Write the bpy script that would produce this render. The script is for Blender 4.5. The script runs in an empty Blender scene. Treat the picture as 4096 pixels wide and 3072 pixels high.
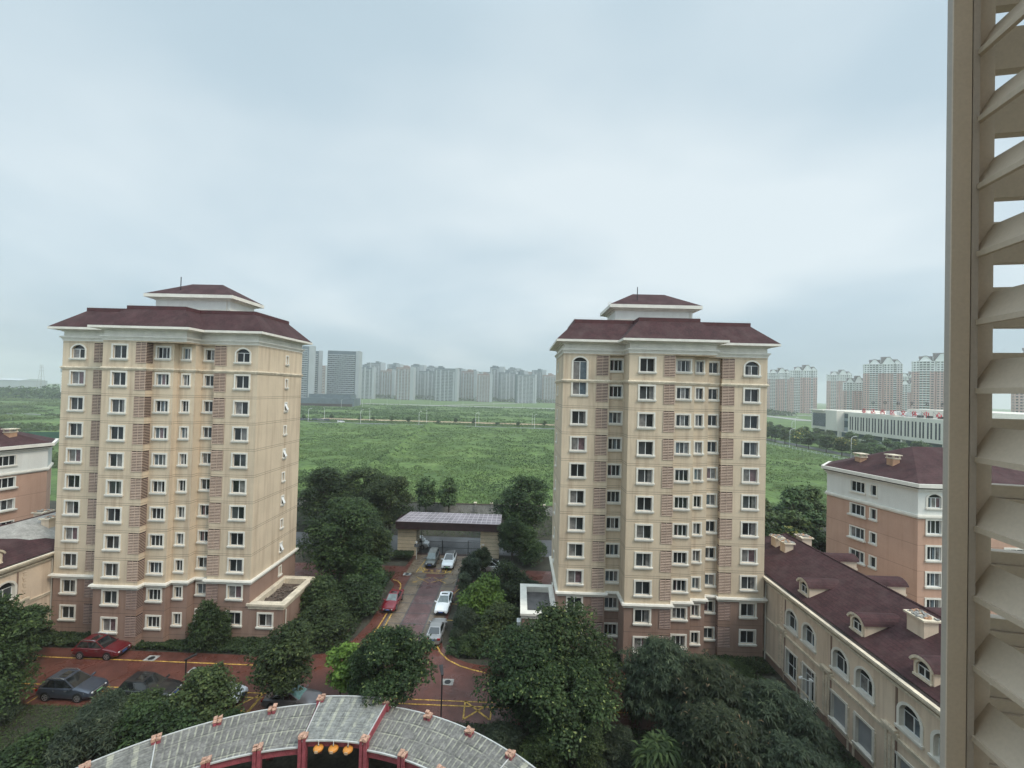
import bpy, math, random
import numpy as np
from mathutils import Vector, Matrix
R=math.radians
rnd=random.Random(7)
scene=bpy.context.scene
COL=scene.collection
# ------------------------------------------------------------------ camera
H=27.5
cam=bpy.data.cameras.new('camera'); cam_o=bpy.data.objects.new('camera',cam); COL.objects.link(cam_o)
yaw,pitch,roll=R(1.09),R(.887),R(1.52)
fw=Vector((-math.sin(yaw)*math.cos(pitch),math.cos(yaw)*math.cos(pitch),math.sin(pitch)))
r0=Vector((math.cos(yaw),math.sin(yaw),0)); u0=r0.cross(fw)
rt=(math.cos(roll)*r0+math.sin(roll)*u0).normalized(); up=rt.cross(fw)
M=Matrix((( rt.x,up.x,-fw.x,0),(rt.y,up.y,-fw.y,0),(rt.z,up.z,-fw.z,H),(0,0,0,1)))
cam_o.matrix_world=M
cam.sensor_width=36; cam.lens=36*420/1024; cam.clip_start=.05; cam.clip_end=9000
scene.camera=cam_o
# ------------------------------------------------------------------ sky, sun, exposure
SUN_EL,SUN_AZ=R(50),R(122)       # azimuth clockwise from +Y
w=bpy.data.worlds.new('World'); scene.world=w; w.use_nodes=True
nt=w.node_tree; N=nt.nodes; L=nt.links
bg=N['Background']; bg.inputs['Strength'].default_value=.1
sky=N.new('ShaderNodeTexSky'); sky.sky_type='NISHITA'; sky.sun_disc=False
sky.sun_elevation=SUN_EL; sky.sun_rotation=SUN_AZ; sky.dust_density=3
tc=N.new('ShaderNodeTexCoord'); sp=N.new('ShaderNodeSeparateXYZ'); L.new(tc.outputs['Generated'],sp.inputs[0])
ad=N.new('ShaderNodeMath'); ad.operation='ADD'; ad.inputs[1].default_value=.22; ab=N.new('ShaderNodeMath'); ab.operation='ABSOLUTE'
L.new(sp.outputs[2],ab.inputs[0]); L.new(ab.outputs[0],ad.inputs[0])
dv=N.new('ShaderNodeVectorMath'); dv.operation='DIVIDE'; cb=N.new('ShaderNodeCombineXYZ')
for i in range(3): L.new(ad.outputs[0],cb.inputs[i])
L.new(tc.outputs['Generated'],dv.inputs[0]); L.new(cb.outputs[0],dv.inputs[1])
def noise(nt,vec,scale,detail=4,rough=.5,dist=0):
    n=nt.nodes.new('ShaderNodeTexNoise'); n.inputs['Scale'].default_value=scale; n.inputs['Detail'].default_value=detail
    n.inputs['Roughness'].default_value=rough; n.inputs['Distortion'].default_value=dist
    if vec is not None: nt.links.new(vec,n.inputs['Vector'])
    return n
def ramp(nt,fac,stops):
    r=nt.nodes.new('ShaderNodeValToRGB'); cr=r.color_ramp
    while len(cr.elements)<len(stops): cr.elements.new(.5)
    for e,(p,c) in zip(cr.elements,stops): e.position=p; e.color=(*c,1) if len(c)==3 else c
    nt.links.new(fac,r.inputs[0]); return r
n1=noise(nt,dv.outputs[0],.55,5,.45,.25)
rp=ramp(nt,n1.outputs['Fac'],[(.33,(3.55,4.6,5.25)),(.47,(4.15,5.15,5.75)),(.64,(5.9,6.6,6.9))])
mx=N.new('ShaderNodeMixRGB'); mx.inputs[0].default_value=.9
L.new(sky.outputs[0],mx.inputs[1]); L.new(rp.outputs[0],mx.inputs[2])
# an overcast sky is brightest overhead and around the hidden sun
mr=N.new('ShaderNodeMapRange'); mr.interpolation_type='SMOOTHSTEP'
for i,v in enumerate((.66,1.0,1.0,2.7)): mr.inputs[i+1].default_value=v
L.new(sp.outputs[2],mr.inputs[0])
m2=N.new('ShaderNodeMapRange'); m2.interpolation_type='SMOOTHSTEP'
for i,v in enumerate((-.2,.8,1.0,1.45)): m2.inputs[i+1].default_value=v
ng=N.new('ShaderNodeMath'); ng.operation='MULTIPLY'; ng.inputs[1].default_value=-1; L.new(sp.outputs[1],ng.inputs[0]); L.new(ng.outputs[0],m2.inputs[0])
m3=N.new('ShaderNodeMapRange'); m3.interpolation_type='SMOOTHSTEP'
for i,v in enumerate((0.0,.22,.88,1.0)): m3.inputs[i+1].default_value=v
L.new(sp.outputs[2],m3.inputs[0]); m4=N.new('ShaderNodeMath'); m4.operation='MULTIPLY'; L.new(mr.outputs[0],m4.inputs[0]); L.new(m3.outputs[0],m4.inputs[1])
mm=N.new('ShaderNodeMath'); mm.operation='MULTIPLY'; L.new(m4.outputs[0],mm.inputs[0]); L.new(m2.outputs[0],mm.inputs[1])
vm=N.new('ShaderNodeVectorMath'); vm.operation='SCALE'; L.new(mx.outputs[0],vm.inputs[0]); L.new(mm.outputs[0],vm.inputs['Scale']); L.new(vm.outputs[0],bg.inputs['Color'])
sl=bpy.data.lights.new('sun','SUN'); sl.energy=1.5; sl.angle=R(18); sl.color=(1,.92,.80)
so=bpy.data.objects.new('sun',sl); COL.objects.link(so)
sd=Vector((math.sin(SUN_AZ)*math.cos(SUN_EL),math.cos(SUN_AZ)*math.cos(SUN_EL),math.sin(SUN_EL)))
so.rotation_euler=sd.to_track_quat('Z','Y').to_euler(); so.location=(0,0,200)
vs=scene.view_settings; vs.view_transform='Standard'; vs.look='None'; vs.exposure=.48; vs.gamma=1
scene.cycles.volume_bounces=1; scene.cycles.max_bounces=6; scene.cycles.diffuse_bounces=3; scene.cycles.transparent_max_bounces=8
HAZE=.00034
# ------------------------------------------------------------------ materials
def mat(name,col,rough=.8,var=.18,scale=1.5,metal=0,fine=0,fscale=30,bump=0,coat=0,spec=.4,stain=None,coord='POS'):
    m=bpy.data.materials.new(name); m.use_nodes=True; t=m.node_tree; b=t.nodes['Principled BSDF']
    b.inputs['Roughness'].default_value=rough; b.inputs['Metallic'].default_value=metal
    b.inputs['Specular IOR Level'].default_value=spec; b.inputs['Coat Weight'].default_value=coat
    if coat: b.inputs['Coat Roughness'].default_value=.06
    if coord=='POS': v=t.nodes.new('ShaderNodeNewGeometry').outputs['Position']
    else: v=t.nodes.new('ShaderNodeTexCoord').outputs['Object']
    c=None
    if var or fine:
        n=noise(t,v,scale,4,.6); lo=tuple(x*(1-var) for x in col); hi=tuple(min(1,x*(1+var)) for x in col)
        c=ramp(t,n.outputs['Fac'],[(.3,lo),(.7,hi)]).outputs[0]
        if fine:
            n2=noise(t,v,fscale,2,.5); r2=ramp(t,n2.outputs['Fac'],[(.3,(1-fine,)*3),(.7,(1+fine,)*3)])
            q=t.nodes.new('ShaderNodeMixRGB'); q.blend_type='MULTIPLY'; q.inputs[0].default_value=1
            t.links.new(c,q.inputs[1]); t.links.new(r2.outputs[0],q.inputs[2]); c=q.outputs[0]
            if bump:
                bp=t.nodes.new('ShaderNodeBump'); bp.inputs['Strength'].default_value=bump; bp.inputs['Distance'].default_value=.02
                t.links.new(n2.outputs['Fac'],bp.inputs['Height']); t.links.new(bp.outputs[0],b.inputs['Normal'])
        t.links.new(c,b.inputs['Base Color'])
    else: b.inputs['Base Color'].default_value=(*col,1)
    m['bs']=b.name
    return m
def base_link(m):
    t=m.node_tree; b=t.nodes['Principled BSDF']; l=b.inputs['Base Color'].links
    return t,b,(l[0].from_socket if l else None)
def math2(t,op,a,bv,clamp=False):
    n=t.nodes.new('ShaderNodeMath'); n.operation=op; n.use_clamp=clamp
    for i,x in enumerate((a,bv)):
        if x is None: continue
        if hasattr(x,'is_linked'): t.links.new(x,n.inputs[i])
        else: n.inputs[i].default_value=x
    return n.outputs[0]
def mixin(t,b,cur,fac,col):
    q=t.nodes.new('ShaderNodeMixRGB'); t.links.new(fac,q.inputs[0])
    t.links.new(cur,q.inputs[1])
    if hasattr(col,'is_linked'): t.links.new(col,q.inputs[2])
    else: q.inputs[2].default_value=(*col,1)
    t.links.new(q.outputs[0],b.inputs['Base Color']); return q.outputs[0]
def stucco(name,col,period,offs,line=.03,dark=.45,stain=(.32,.22,.15),st=.75):
    """painted render with horizontal joints cut every storey, faint rain streaks"""
    m=mat(name,col,.9,.07,.35,fine=.05,fscale=18,bump=.08); t,b,c=base_link(m)
    g=t.nodes.new('ShaderNodeNewGeometry'); s=t.nodes.new('ShaderNodeSeparateXYZ'); t.links.new(g.outputs['Position'],s.inputs[0])
    # streaks: noise stretched along z
    mp=t.nodes.new('ShaderNodeMapping'); mp.inputs['Scale'].default_value=(1.6,1.6,.1); t.links.new(g.outputs['Position'],mp.inputs[0])
    n=noise(t,mp.outputs[0],1.0,5,.65); rr=ramp(t,n.outputs['Fac'],[(.47,(0,0,0)),(.82,(st,)*3)])
    c=mixin(t,b,c,rr.outputs[0],stain)
    n3=noise(t,g.outputs['Position'],2.6,6,.7); r3=ramp(t,n3.outputs['Fac'],[(.64,(0,0,0)),(.72,(.35,)*3)])
    c=mixin(t,b,c,r3.outputs[0],tuple(x*.8 for x in col))
    tot=None
    for o in offs:
        z=math2(t,'ADD',s.outputs[2],-o); f=math2(t,'PINGPONG',z,period/2)
        f=math2(t,'LESS_THAN',f,line); tot=f if tot is None else math2(t,'MAXIMUM',tot,f)
    if tot is not None:
        f=math2(t,'MULTIPLY',tot,dark); mixin(t,b,c,f,(.06,.045,.035))
    return m
ST=2.803
M_={}
M_['cream']=stucco('cream_render',(.62,.51,.378),ST,(26.06,25.86))
M_['brown']=stucco('brown_render',(.30,.200,.158),ST,(26.06-ST*8,),stain=(.16,.09,.06),st=.7)
M_['cream2']=stucco('cream_render_plain',(.70,.57,.44),50,(),stain=(.36,.25,.17),st=.75)
M_['plinth']=stucco('plinth_render',(.27,.18,.14),50,(),stain=(.1,.07,.05))
M_['orange']=stucco('orange_brick_paint',(.52,.33,.245),2.8,(.6,),.03,.35,stain=(.30,.15,.09),st=.35)
M_['white']=stucco('white_render',(.70,.70,.66),50,(),stain=(.5,.47,.42),st=.3)
M_['trim']=mat('white_trim',(.72,.69,.62),.75,.1,1.2,fine=.06,fscale=25)
M_['trim2']=mat('worn_trim',(.62,.54,.42),.85,.22,1.4,fine=.12,fscale=9)
M_['frame']=mat('white_frame',(.72,.73,.72),.4,.05,3)
M_['glass']=mat('dark_glass',(.018,.021,.023),.06,.5,.5,spec=.35)
M_['glass2']=mat('greyish_glass',(.05,.055,.058),.08,.5,.7,spec=.35)
M_['curtain']=mat('glass_with_curtain',(.17,.165,.16),.15,.45,2.2,spec=.6)
M_['curtain2']=mat('glass_with_blue_curtain',(.10,.13,.15),.15,.4,2,spec=.6)
M_['curtain3']=mat('glass_with_rosy_curtain',(.14,.09,.10),.15,.4,2,spec=.6)
M_['dark']=mat('dark_void',(.03,.022,.02),.9,.2)
M_['louvback']=mat('louvre_shade',(.035,.018,.016),.9,.2)
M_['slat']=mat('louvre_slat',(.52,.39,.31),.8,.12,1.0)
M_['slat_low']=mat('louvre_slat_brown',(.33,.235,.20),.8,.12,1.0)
M_['slat_red']=mat('louvre_slat_red',(.28,.13,.09),.8,.12,1.0)
def shingle(name,col,var=.3):
    m=mat(name,col,.9,var,1.1,fine=.28,fscale=7,bump=.3); t,b,c=base_link(m)
    g=t.nodes.new('ShaderNodeNewGeometry'); s=t.nodes.new('ShaderNodeSeparateXYZ'); t.links.new(g.outputs['Position'],s.inputs[0])
    f=math2(t,'PINGPONG',s.outputs[2],.075); f=math2(t,'LESS_THAN',f,.014); f=math2(t,'MULTIPLY',f,.55)
    c=mixin(t,b,c,f,tuple(x*.45 for x in col))
    n=noise(t,g.outputs['Position'],5.0,3,.7); r=ramp(t,n.outputs['Fac'],[(.68,(0,0,0)),(.75,(.5,)*3)])
    c=mixin(t,b,c,r.outputs[0],(.12,.07,.07))
    mp=t.nodes.new('ShaderNodeMapping'); mp.inputs['Scale'].default_value=(.5,.5,.16); t.links.new(g.outputs['Position'],mp.inputs[0])
    n=noise(t,mp.outputs[0],1.4,6,.7); r=ramp(t,n.outputs['Fac'],[(.45,(0,0,0)),(.8,(.6,)*3)]); mixin(t,b,c,r.outputs[0],(.10,.062,.060)); return m
M_['shingle']=shingle('maroon_shingle',(.050,.019,.021))
M_['ridge']=mat('maroon_flashing',(.072,.022,.024),.7,.25,2)
M_['roofflat']=mat('flat_roof_felt',(.12,.07,.07),.9,.3,1)
M_['rubble']=mat('rubble_soil',(.10,.075,.06),.95,.5,3,fine=.5,fscale=12,bump=.8)
M_['wetroof']=mat('wet_roof_felt',(.075,.068,.068),.35,.5,.8,fine=.2,fscale=5)
M_['bare']=mat('bare_roof_screed',(.30,.29,.27),.9,.25,1.5,fine=.15,fscale=8)
M_['pipe']=mat('white_pipe',(.62,.58,.5),.6,.08)
M_['terracotta']=mat('terracotta',(.42,.25,.16),.85,.2,2)
M_['concrete']=mat('weathered_concrete',(.30,.295,.28),.9,.35,.8,fine=.25,fscale=5)
M_['asphalt']=mat('wet_asphalt',(.055,.057,.062),.35,.35,.5,fine=.2,fscale=8)
def paver(name,col,sx=.22,sy=.11,rough=.45,var=.25):
    m=mat(name,col,rough,var,.7,fine=.18,fscale=9); t,b,c=base_link(m)
    g=t.nodes.new('ShaderNodeNewGeometry')
    br=t.nodes.new('ShaderNodeTexBrick'); br.inputs['Scale'].default_value=1; br.inputs['Brick Width'].default_value=sx; br.inputs['Row Height'].default_value=sy
    br.inputs['Mortar Size'].default_value=.008; br.inputs['Color1'].default_value=(0,0,0,1); br.inputs['Color2'].default_value=(.35,.35,.35,1); br.inputs['Mortar'].default_value=(1,1,1,1)
    t.links.new(g.outputs['Position'],br.inputs['Vector'])
    c=mixin(t,b,c,math2(t,'MULTIPLY',br.outputs['Color'],.6),tuple(x*.55 for x in col))
    n=noise(t,g.outputs['Position'],.45,5,.65,.6); r=ramp(t,n.outputs['Fac'],[(.45,(rough,)*3),(.62,(.14,)*3)]); t.links.new(r.outputs[0],b.inputs['Roughness'])
    return m
M_['redpave']=paver('red_pavers',(.118,.043,.032),rough=.5,var=.35)
M_['redpave2']=paver('dull_red_pavers',(.115,.062,.060),.3,.15,var=.4)
M_['beigepave']=paver('beige_pavers',(.165,.125,.088),.25,.12,var=.4)
M_['darkpave']=paver('dark_pavers',(.075,.066,.066),.3,.15)
M_['yellow']=mat('yellow_road_paint',(.44,.27,.06),.7,.5,1.6,fine=.45,fscale=7)
M_['court']=paver('court_slabs',(.19,.155,.12),.6,.6,.5,.4)
def foliage(name,cols,rough=.55,spec=.25,trans=.25):
    m=bpy.data.materials.new(name); m.use_nodes=True; t=m.node_tree; b=t.nodes['Principled BSDF']
    a=t.nodes.new('ShaderNodeAttribute'); a.attribute_name='tint'
    r=ramp(t,a.outputs['Fac'],[(i/(len(cols)-1),c) for i,c in enumerate(cols)])
    oi=t.nodes.new('ShaderNodeObjectInfo'); hs=t.nodes.new('ShaderNodeHueSaturation')
    for k,(lo,hi) in (('Hue',(.475,.512)),('Value',(1.0,1.6))):
        m_=t.nodes.new('ShaderNodeMapRange'); m_.inputs[3].default_value=lo; m_.inputs[4].default_value=hi
        if k=='Hue': t.links.new(oi.outputs['Random'],m_.inputs[0])
        else:
            f_=math2(t,'FRACT',math2(t,'MULTIPLY',oi.outputs['Random'],7.31),None); t.links.new(f_,m_.inputs[0])
        t.links.new(m_.outputs[0],hs.inputs[k])
    hs.inputs['Saturation'].default_value=.95; t.links.new(r.outputs[0],hs.inputs['Color'])
    t.links.new(hs.outputs[0],b.inputs['Base Color']); b.inputs['Roughness'].default_value=rough; b.inputs['Specular IOR Level'].default_value=spec
    tr=t.nodes.new('ShaderNodeBsdfTranslucent'); t.links.new(hs.outputs[0],tr.inputs[0])
    ms=t.nodes.new('ShaderNodeMixShader'); ms.inputs[0].default_value=trans
    o=t.nodes['Material Output']; t.links.new(b.outputs[0],ms.inputs[1]); t.links.new(tr.outputs[0],ms.inputs[2]); t.links.new(ms.outputs[0],o.inputs[0])
    return m
M_['leaf_dark']=foliage('dark_leaves',[(.012,.022,.009),(.025,.046,.015),(.050,.085,.025),(.115,.165,.045)],trans=.32)
M_['leaf_mid']=foliage('mid_leaves',[(.015,.029,.012),(.032,.058,.020),(.060,.098,.030),(.125,.17,.05)],trans=.32)
M_['leaf_blue']=foliage('dull_leaves',[(.014,.024,.015),(.029,.045,.026),(.052,.074,.040),(.105,.13,.07)],trans=.32)
M_['leaf_pod']=foliage('leaves_with_pale_pods',[(.013,.025,.010),(.030,.055,.018),(.056,.092,.027),(.17,.21,.065)],trans=.32)
M_['leaf_lime']=foliage('lime_leaves',[(.045,.085,.014),(.075,.135,.018),(.11,.185,.026),(.16,.25,.04)])
M_['leaf_yellow']=foliage('yellow_flower_leaves',[(.035,.065,.022),(.058,.10,.03),(.085,.13,.038),(.42,.37,.08)])
M_['leaf_rust']=foliage('leaves_with_rusty_tips',[(.015,.024,.013),(.031,.045,.023),(.058,.072,.034),(.19,.135,.07)],trans=.32)
M_['weeds']=foliage('weeds',[(.034,.062,.021),(.055,.095,.029),(.077,.124,.036),(.115,.155,.053)],trans=.4)
M_['leaf_far']=foliage('far_leaves',[(.028,.052,.020),(.048,.085,.028),(.075,.12,.038),(.12,.165,.055)])
M_['bark']=mat('bark',(.09,.07,.055),.95,.3,4)
M_['black']=mat('black_metal',(.02,.02,.022),.5,.2,2)
M_['lampwhite']=mat('white_steel',(.66,.67,.66),.45,.08)
M_['redpost']=mat('weathered_red_paint',(.31,.075,.095),.7,.28,2.2,fine=.2,fscale=14)
M_['peach']=mat('broken_cap_render',(.44,.27,.20),.9,.35,6,fine=.3,fscale=15,bump=.6)
M_['gutter']=mat('pale_edge_strip',(.50,.51,.50),.6,.15,2)
M_['lantern']=mat('orange_lantern',(.62,.26,.05),.5,.15,3)
M_['lantern2']=mat('faded_lantern_print',(.55,.42,.28),.6,.1,3)
M_['fascia']=mat('dark_brown_cladding',(.045,.026,.028),.45,.25,1.2)
M_['stonecream']=mat('cream_stone',(.58,.48,.34),.85,.14,.9,fine=.12,fscale=7)
M_['taupe']=mat('taupe_metal',(.60,.515,.42),.55,.05,2,fine=.04,fscale=90)
M_['taupe2']=mat('taupe_metal_cool',(.48,.44,.40),.5,.05,2,fine=.04,fscale=90)
# ------------------------------------------------------------------ mesh helpers
class MB:
    def __init__(s): s.v=[]; s.f=[]; s.m=[]
    def face(s,pts,mi=0):
        i=len(s.v); s.v+=[tuple(p) for p in pts]; s.f.append(tuple(range(i,i+len(pts)))); s.m.append(mi)
    def box(s,x0,x1,y0,y1,z0,z1,mi=0):
        i=len(s.v); s.v+=[(x0,y0,z0),(x1,y0,z0),(x1,y1,z0),(x0,y1,z0),(x0,y0,z1),(x1,y0,z1),(x1,y1,z1),(x0,y1,z1)]
        for q in ((0,3,2,1),(4,5,6,7),(0,1,5,4),(1,2,6,5),(2,3,7,6),(3,0,4,7)): s.f.append(tuple(i+k for k in q)); s.m.append(mi)
    def hexa(s,p,mi=0):
        i=len(s.v); s.v+=[tuple(q) for q in p]
        for q in ((0,3,2,1),(4,5,6,7),(0,1,5,4),(1,2,6,5),(2,3,7,6),(3,0,4,7)): s.f.append(tuple(i+k for k in q)); s.m.append(mi)
    def tube(s,pts,rs,n=8,mi=0,cap=True):
        pts=[Vector(p) for p in pts]; rings=[]
        if not hasattr(rs,'__len__'): rs=[rs]*len(pts)
        for k,p in enumerate(pts):
            d=(pts[min(k+1,len(pts)-1)]-pts[max(k-1,0)]).normalized()
            a=d.orthogonal().normalized() if abs(d.z)<.95 else Vector((1,0,0)); a=(a-d*a.dot(d)).normalized(); b=d.cross(a)
            i=len(s.v); s.v+=[tuple(p+(a*math.cos(2*math.pi*j/n)+b*math.sin(2*math.pi*j/n))*rs[k]) for j in range(n)]; rings.append(i)
        for k in range(len(rings)-1):
            for j in range(n):
                s.f.append((rings[k]+j,rings[k]+(j+1)%n,rings[k+1]+(j+1)%n,rings[k+1]+j)); s.m.append(mi)
        if cap:
            s.f.append(tuple(rings[0]+j for j in reversed(range(n)))); s.m.append(mi)
            s.f.append(tuple(rings[-1]+j for j in range(n))); s.m.append(mi)
    def prism(s,poly,z0,z1,mi=0,top=True,bot=True,mt=None):
        n=len(poly); i=len(s.v); s.v+=[(x,y,z0) for x,y in poly]+[(x,y,z1) for x,y in poly]
        for k in range(n): s.f.append((i+k,i+(k+1)%n,i+n+(k+1)%n,i+n+k)); s.m.append(mi)
        if top: s.f.append(tuple(range(i+n,i+2*n))); s.m.append(mi if mt is None else mt)
        if bot: s.f.append(tuple(reversed(range(i,i+n)))); s.m.append(mi)
    def band(s,poly,z0,z1,out,inn=-.02,mi=0,slope=0):
        """moulding that follows a wall outline"""
        a=offset(poly,inn); b=offset(poly,out); b2=offset(poly,out+slope); n=len(poly)
        for k in range(n):
            q=(k+1)%n
            s.face([(*b[k],z0),(*b[q],z0),(*b2[q],z1),(*b2[k],z1)],mi)
            s.face([(*b2[k],z1),(*b2[q],z1),(*a[q],z1),(*a[k],z1)],mi)
            s.face([(*a[k],z0),(*a[q],z0),(*b[q],z0),(*b[k],z0)],mi)
    def xform(s,Mx): s.v=[tuple(Mx@Vector(p)) for p in s.v]; return s
    def build(s,name,mats,parent=None,smooth=False,loc=None):
        me=bpy.data.meshes.new(name); me.from_pydata(s.v,[],s.f)
        if not isinstance(mats,(list,tuple)): mats=[mats]
        for m in mats: me.materials.append(M_[m] if isinstance(m,str) else m)
        me.polygons.foreach_set('material_index',s.m)
        if smooth: me.polygons.foreach_set('use_smooth',[True]*len(s.f))
        me.update(); return link(name,me,parent,loc)
def link(name,me,parent=None,loc=None):
    o=bpy.data.objects.new(name,me); COL.objects.link(o)
    if parent: o.parent=parent
    if loc is not None: o.location=loc
    return o
def offset(poly,d):
    n=len(poly); out=[]
    for i in range(n):
        p0,p1,p2=(Vector((*poly[(i+k)%n],0)) for k in (-1,0,1))
        a=(p1-p0).normalized(); b=(p2-p1).normalized(); na=Vector((a.y,-a.x,0)); nb=Vector((b.y,-b.x,0))
        m=na+nb; m=m/ max(1e-6,(1+na.dot(nb))); q=p1+m*d; out.append((q.x,q.y))
    return out
def thing(name,label,cat,loc=(0,0,0),rz=0,group=None):
    o=bpy.data.objects.new(name,None); COL.objects.link(o); o.location=loc; o.rotation_euler=(0,0,rz); o.empty_display_size=.3
    o['label']=label; o['category']=cat
    if group: o['group']=group
    return o
def tag(o,label,cat,group=None):
    o['label']=label; o['category']=cat
    if group: o['group']=group
    return o
def structure(o): o['kind']='structure'; return o
def stuff(o,label=None,cat=None):
    o['kind']='stuff'
    if label: o['label']=label; o['category']=cat
    return o
def copy_tree(o,parent=None):
    kids=list(o.children); c=o.copy(); COL.objects.link(c); c.parent=parent
    for ch in kids: copy_tree(ch,c)
    return c
def wall(mb,p0,p1,z0,z1,holes=(),splits=(),mi=0,depth=.2,mr=None):
    """wall from p0 to p1 (outside on the right hand), real openings with reveals; splits=[(z,mat_below)]"""
    p0=Vector((*p0,0)); p1=Vector((*p1,0)); Lw=(p1-p0).length; d=(p1-p0)/Lw; inn=Vector((-d.y,d.x,0))
    us=sorted({0,Lw}|{h['u0'] for h in holes}|{h['u1'] for h in holes}); zs=sorted({z0,z1}|{h['z0'] for h in holes}|{h['z1'] for h in holes}|{s[0] for s in splits if z0<s[0]<z1})
    P=lambda u,z,y=0: p0+d*u+inn*y+Vector((0,0,z))
    def m_at(z):
        for zz,mm in splits:
            if z<zz: return mm
        return mi
    if mr is None: mr=mi
    for a,b in zip(us,us[1:]):
        if b-a<1e-5: continue
        col=[h for h in holes if h['u0']-1e-6<=a and h['u1']+1e-6>=b]
        for e,f in zip(zs,zs[1:]):
            if any(h['z0']-1e-6<=e and h['z1']+1e-6>=f for h in col): continue
            mb.face([P(a,e),P(b,e),P(b,f),P(a,f)],m_at((e+f)/2))
    for h in holes:
        a,b,e,f=h['u0'],h['u1'],h['z0'],h['z1']; r=h.get('rise',0); sp=f-r; D=h.get('depth',depth); k=h.get('mr',mr)
        mb.face([P(a,e),P(a,e,D),P(b,e,D),P(b,e)],k); mb.face([P(a,e),P(a,sp),P(a,sp,D),P(a,e,D)],k); mb.face([P(b,e),P(b,e,D),P(b,sp,D),P(b,sp)],k)
        if not r: mb.face([P(a,f),P(b,f),P(b,f,D),P(a,f,D)],k)
        else:
            pts=[(((a+b)/2)+x,sp+z) for x,z in arc((b-a)/2,r)]
            for (x0,q0),(x1,q1) in zip(pts,pts[1:]):
                mb.face([P(x0,q0),P(x1,q1),P(x1,f),P(x0,f)],m_at(f)); mb.face([P(x0,q0),P(x0,q0,D),P(x1,q1,D),P(x1,q1)],k)
def arc(hw,r,n=10):
    Rr=(hw*hw+r*r)/(2*r); t=math.asin(min(1,hw/Rr)) if r<=hw else math.pi-math.asin(min(1,hw/Rr))
    return [(Rr*math.sin(-t+2*t*k/n),Rr*math.cos(-t+2*t*k/n)-Rr+r) for k in range(n+1)]
# ------------------------------------------------------------------ windows
WK={}   # kind -> (w,h,rise)
def window_kind(k,w,h,lights,rise=0,trim=.17,sill=True,tm='trim',mull=None,transom=None,proud=.06,rec=.15):
    """meshes shared by every window of one kind: surround+sill, sash frame, panes in several variants"""
    hw=w/2; sp=h/2-rise
    t=MB()
    z0=-h/2
    t.box(-hw-trim,-hw,-proud,.02,z0,sp); t.box(hw,hw+trim,-proud,.02,z0,sp)
    if not rise: t.box(-hw-trim,hw+trim,-proud-.003,.02,sp,sp+trim)
    else:
        ain=arc(hw,rise); aout=arc(hw+trim,rise+trim*.9)
        for (a,b),(c,d) in zip(zip(ain,ain[1:]),zip(aout,aout[1:])):
            t.face([(a[0],-proud,sp+a[1]),(b[0],-proud,sp+b[1]),(d[0],-proud,sp+d[1]),(c[0],-proud,sp+c[1])])
            t.face([(c[0],-proud,sp+c[1]),(d[0],-proud,sp+d[1]),(d[0],.02,sp+d[1]),(c[0],.02,sp+c[1])])
            t.face([(b[0],-proud,sp+b[1]),(a[0],-proud,sp+a[1]),(a[0],.05,sp+a[1]),(b[0],.05,sp+b[1])])
    if sill:
        t.box(-hw-trim-.05,hw+trim+.05,-proud-.11,.03,z0-.13,z0-.005); t.box(-hw-trim-.01,hw+trim+.01,-proud-.05,.02,z0-.24,z0-.131)
    else: t.box(-hw-trim,hw+trim,-proud,.02,z0-trim,z0)
    fr=MB(); b=.045
    ytop=lambda x: sp if not rise else sp+np.interp(x,[p[0] for p in arc(hw,rise)],[p[1] for p in arc(hw,rise)])
    fr.box(-hw,hw,rec-.03,rec+.03,z0,z0+b); fr.box(-hw,-hw+b,rec-.03,rec+.03,z0+b,sp); fr.box(hw-b,hw,rec-.03,rec+.03,z0+b,sp)
    fr.box(-hw+b,hw-b,rec-.03,rec+.03,sp-b,sp)
    xs=mull if mull is not None else [-hw+w*i/lights for i in range(1,lights)]
    for x in xs: fr.box(x-.032,x+.032,rec-.035,rec+.035,z0+b,sp-b)
    for z in (transom or []): fr.box(-hw+b,hw-b,rec-.033,rec+.033,z-.03,z+.03)
    tm_=MB_mesh(t,k+'_surround',[tm]); fm_=MB_mesh(fr,k+'_frame',['frame'])
    panes=[]
    ed=[-hw]+list(xs)+[hw]
    for var in range(9):
        g=MB(); rr=random.Random(k+str(var)); y=rec+.012
        for i in range(len(ed)-1):
            mi=rr.choice([0,0,0,0,0,0,1,1,2] if var<6 else [0,0,1,1,2,2,3,4])
            mi= mi if var else 0
            x0,x1=ed[i],ed[i+1]
            if rr.random()<.25 and mi in(0,1):   # a curtain drawn part of the way
                xm=x0+(x1-x0)*rr.uniform(.3,.7); g.face([(x0,y,z0),(xm,y,z0),(xm,y,sp),(x0,y,sp)],mi); g.face([(xm,y,z0),(x1,y,z0),(x1,y,sp),(xm,y,sp)],rr.choice([2,2,2,3,4]))
            else: g.face([(x0,y,z0),(x1,y,z0),(x1,y,sp),(x0,y,sp)],mi)
        if rise: g.face([(p[0],y,sp+p[1]) for p in arc(hw,rise)][::-1],0)
        panes.append(MB_mesh(g,k+'_pane',['glass','glass2','curtain','curtain2','curtain3']))
    WK[k]=dict(w=w,h=h,rise=rise,trim=tm_,frame=fm_,panes=panes)
def MB_mesh(mb,name,mats):
    me=bpy.data.meshes.new(name); me.from_pydata(mb.v,[],mb.f)
    for m in mats: me.materials.append(M_[m] if isinstance(m,str) else m)
    me.polygons.foreach_set('material_index',mb.m); me.update(); return me
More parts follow.
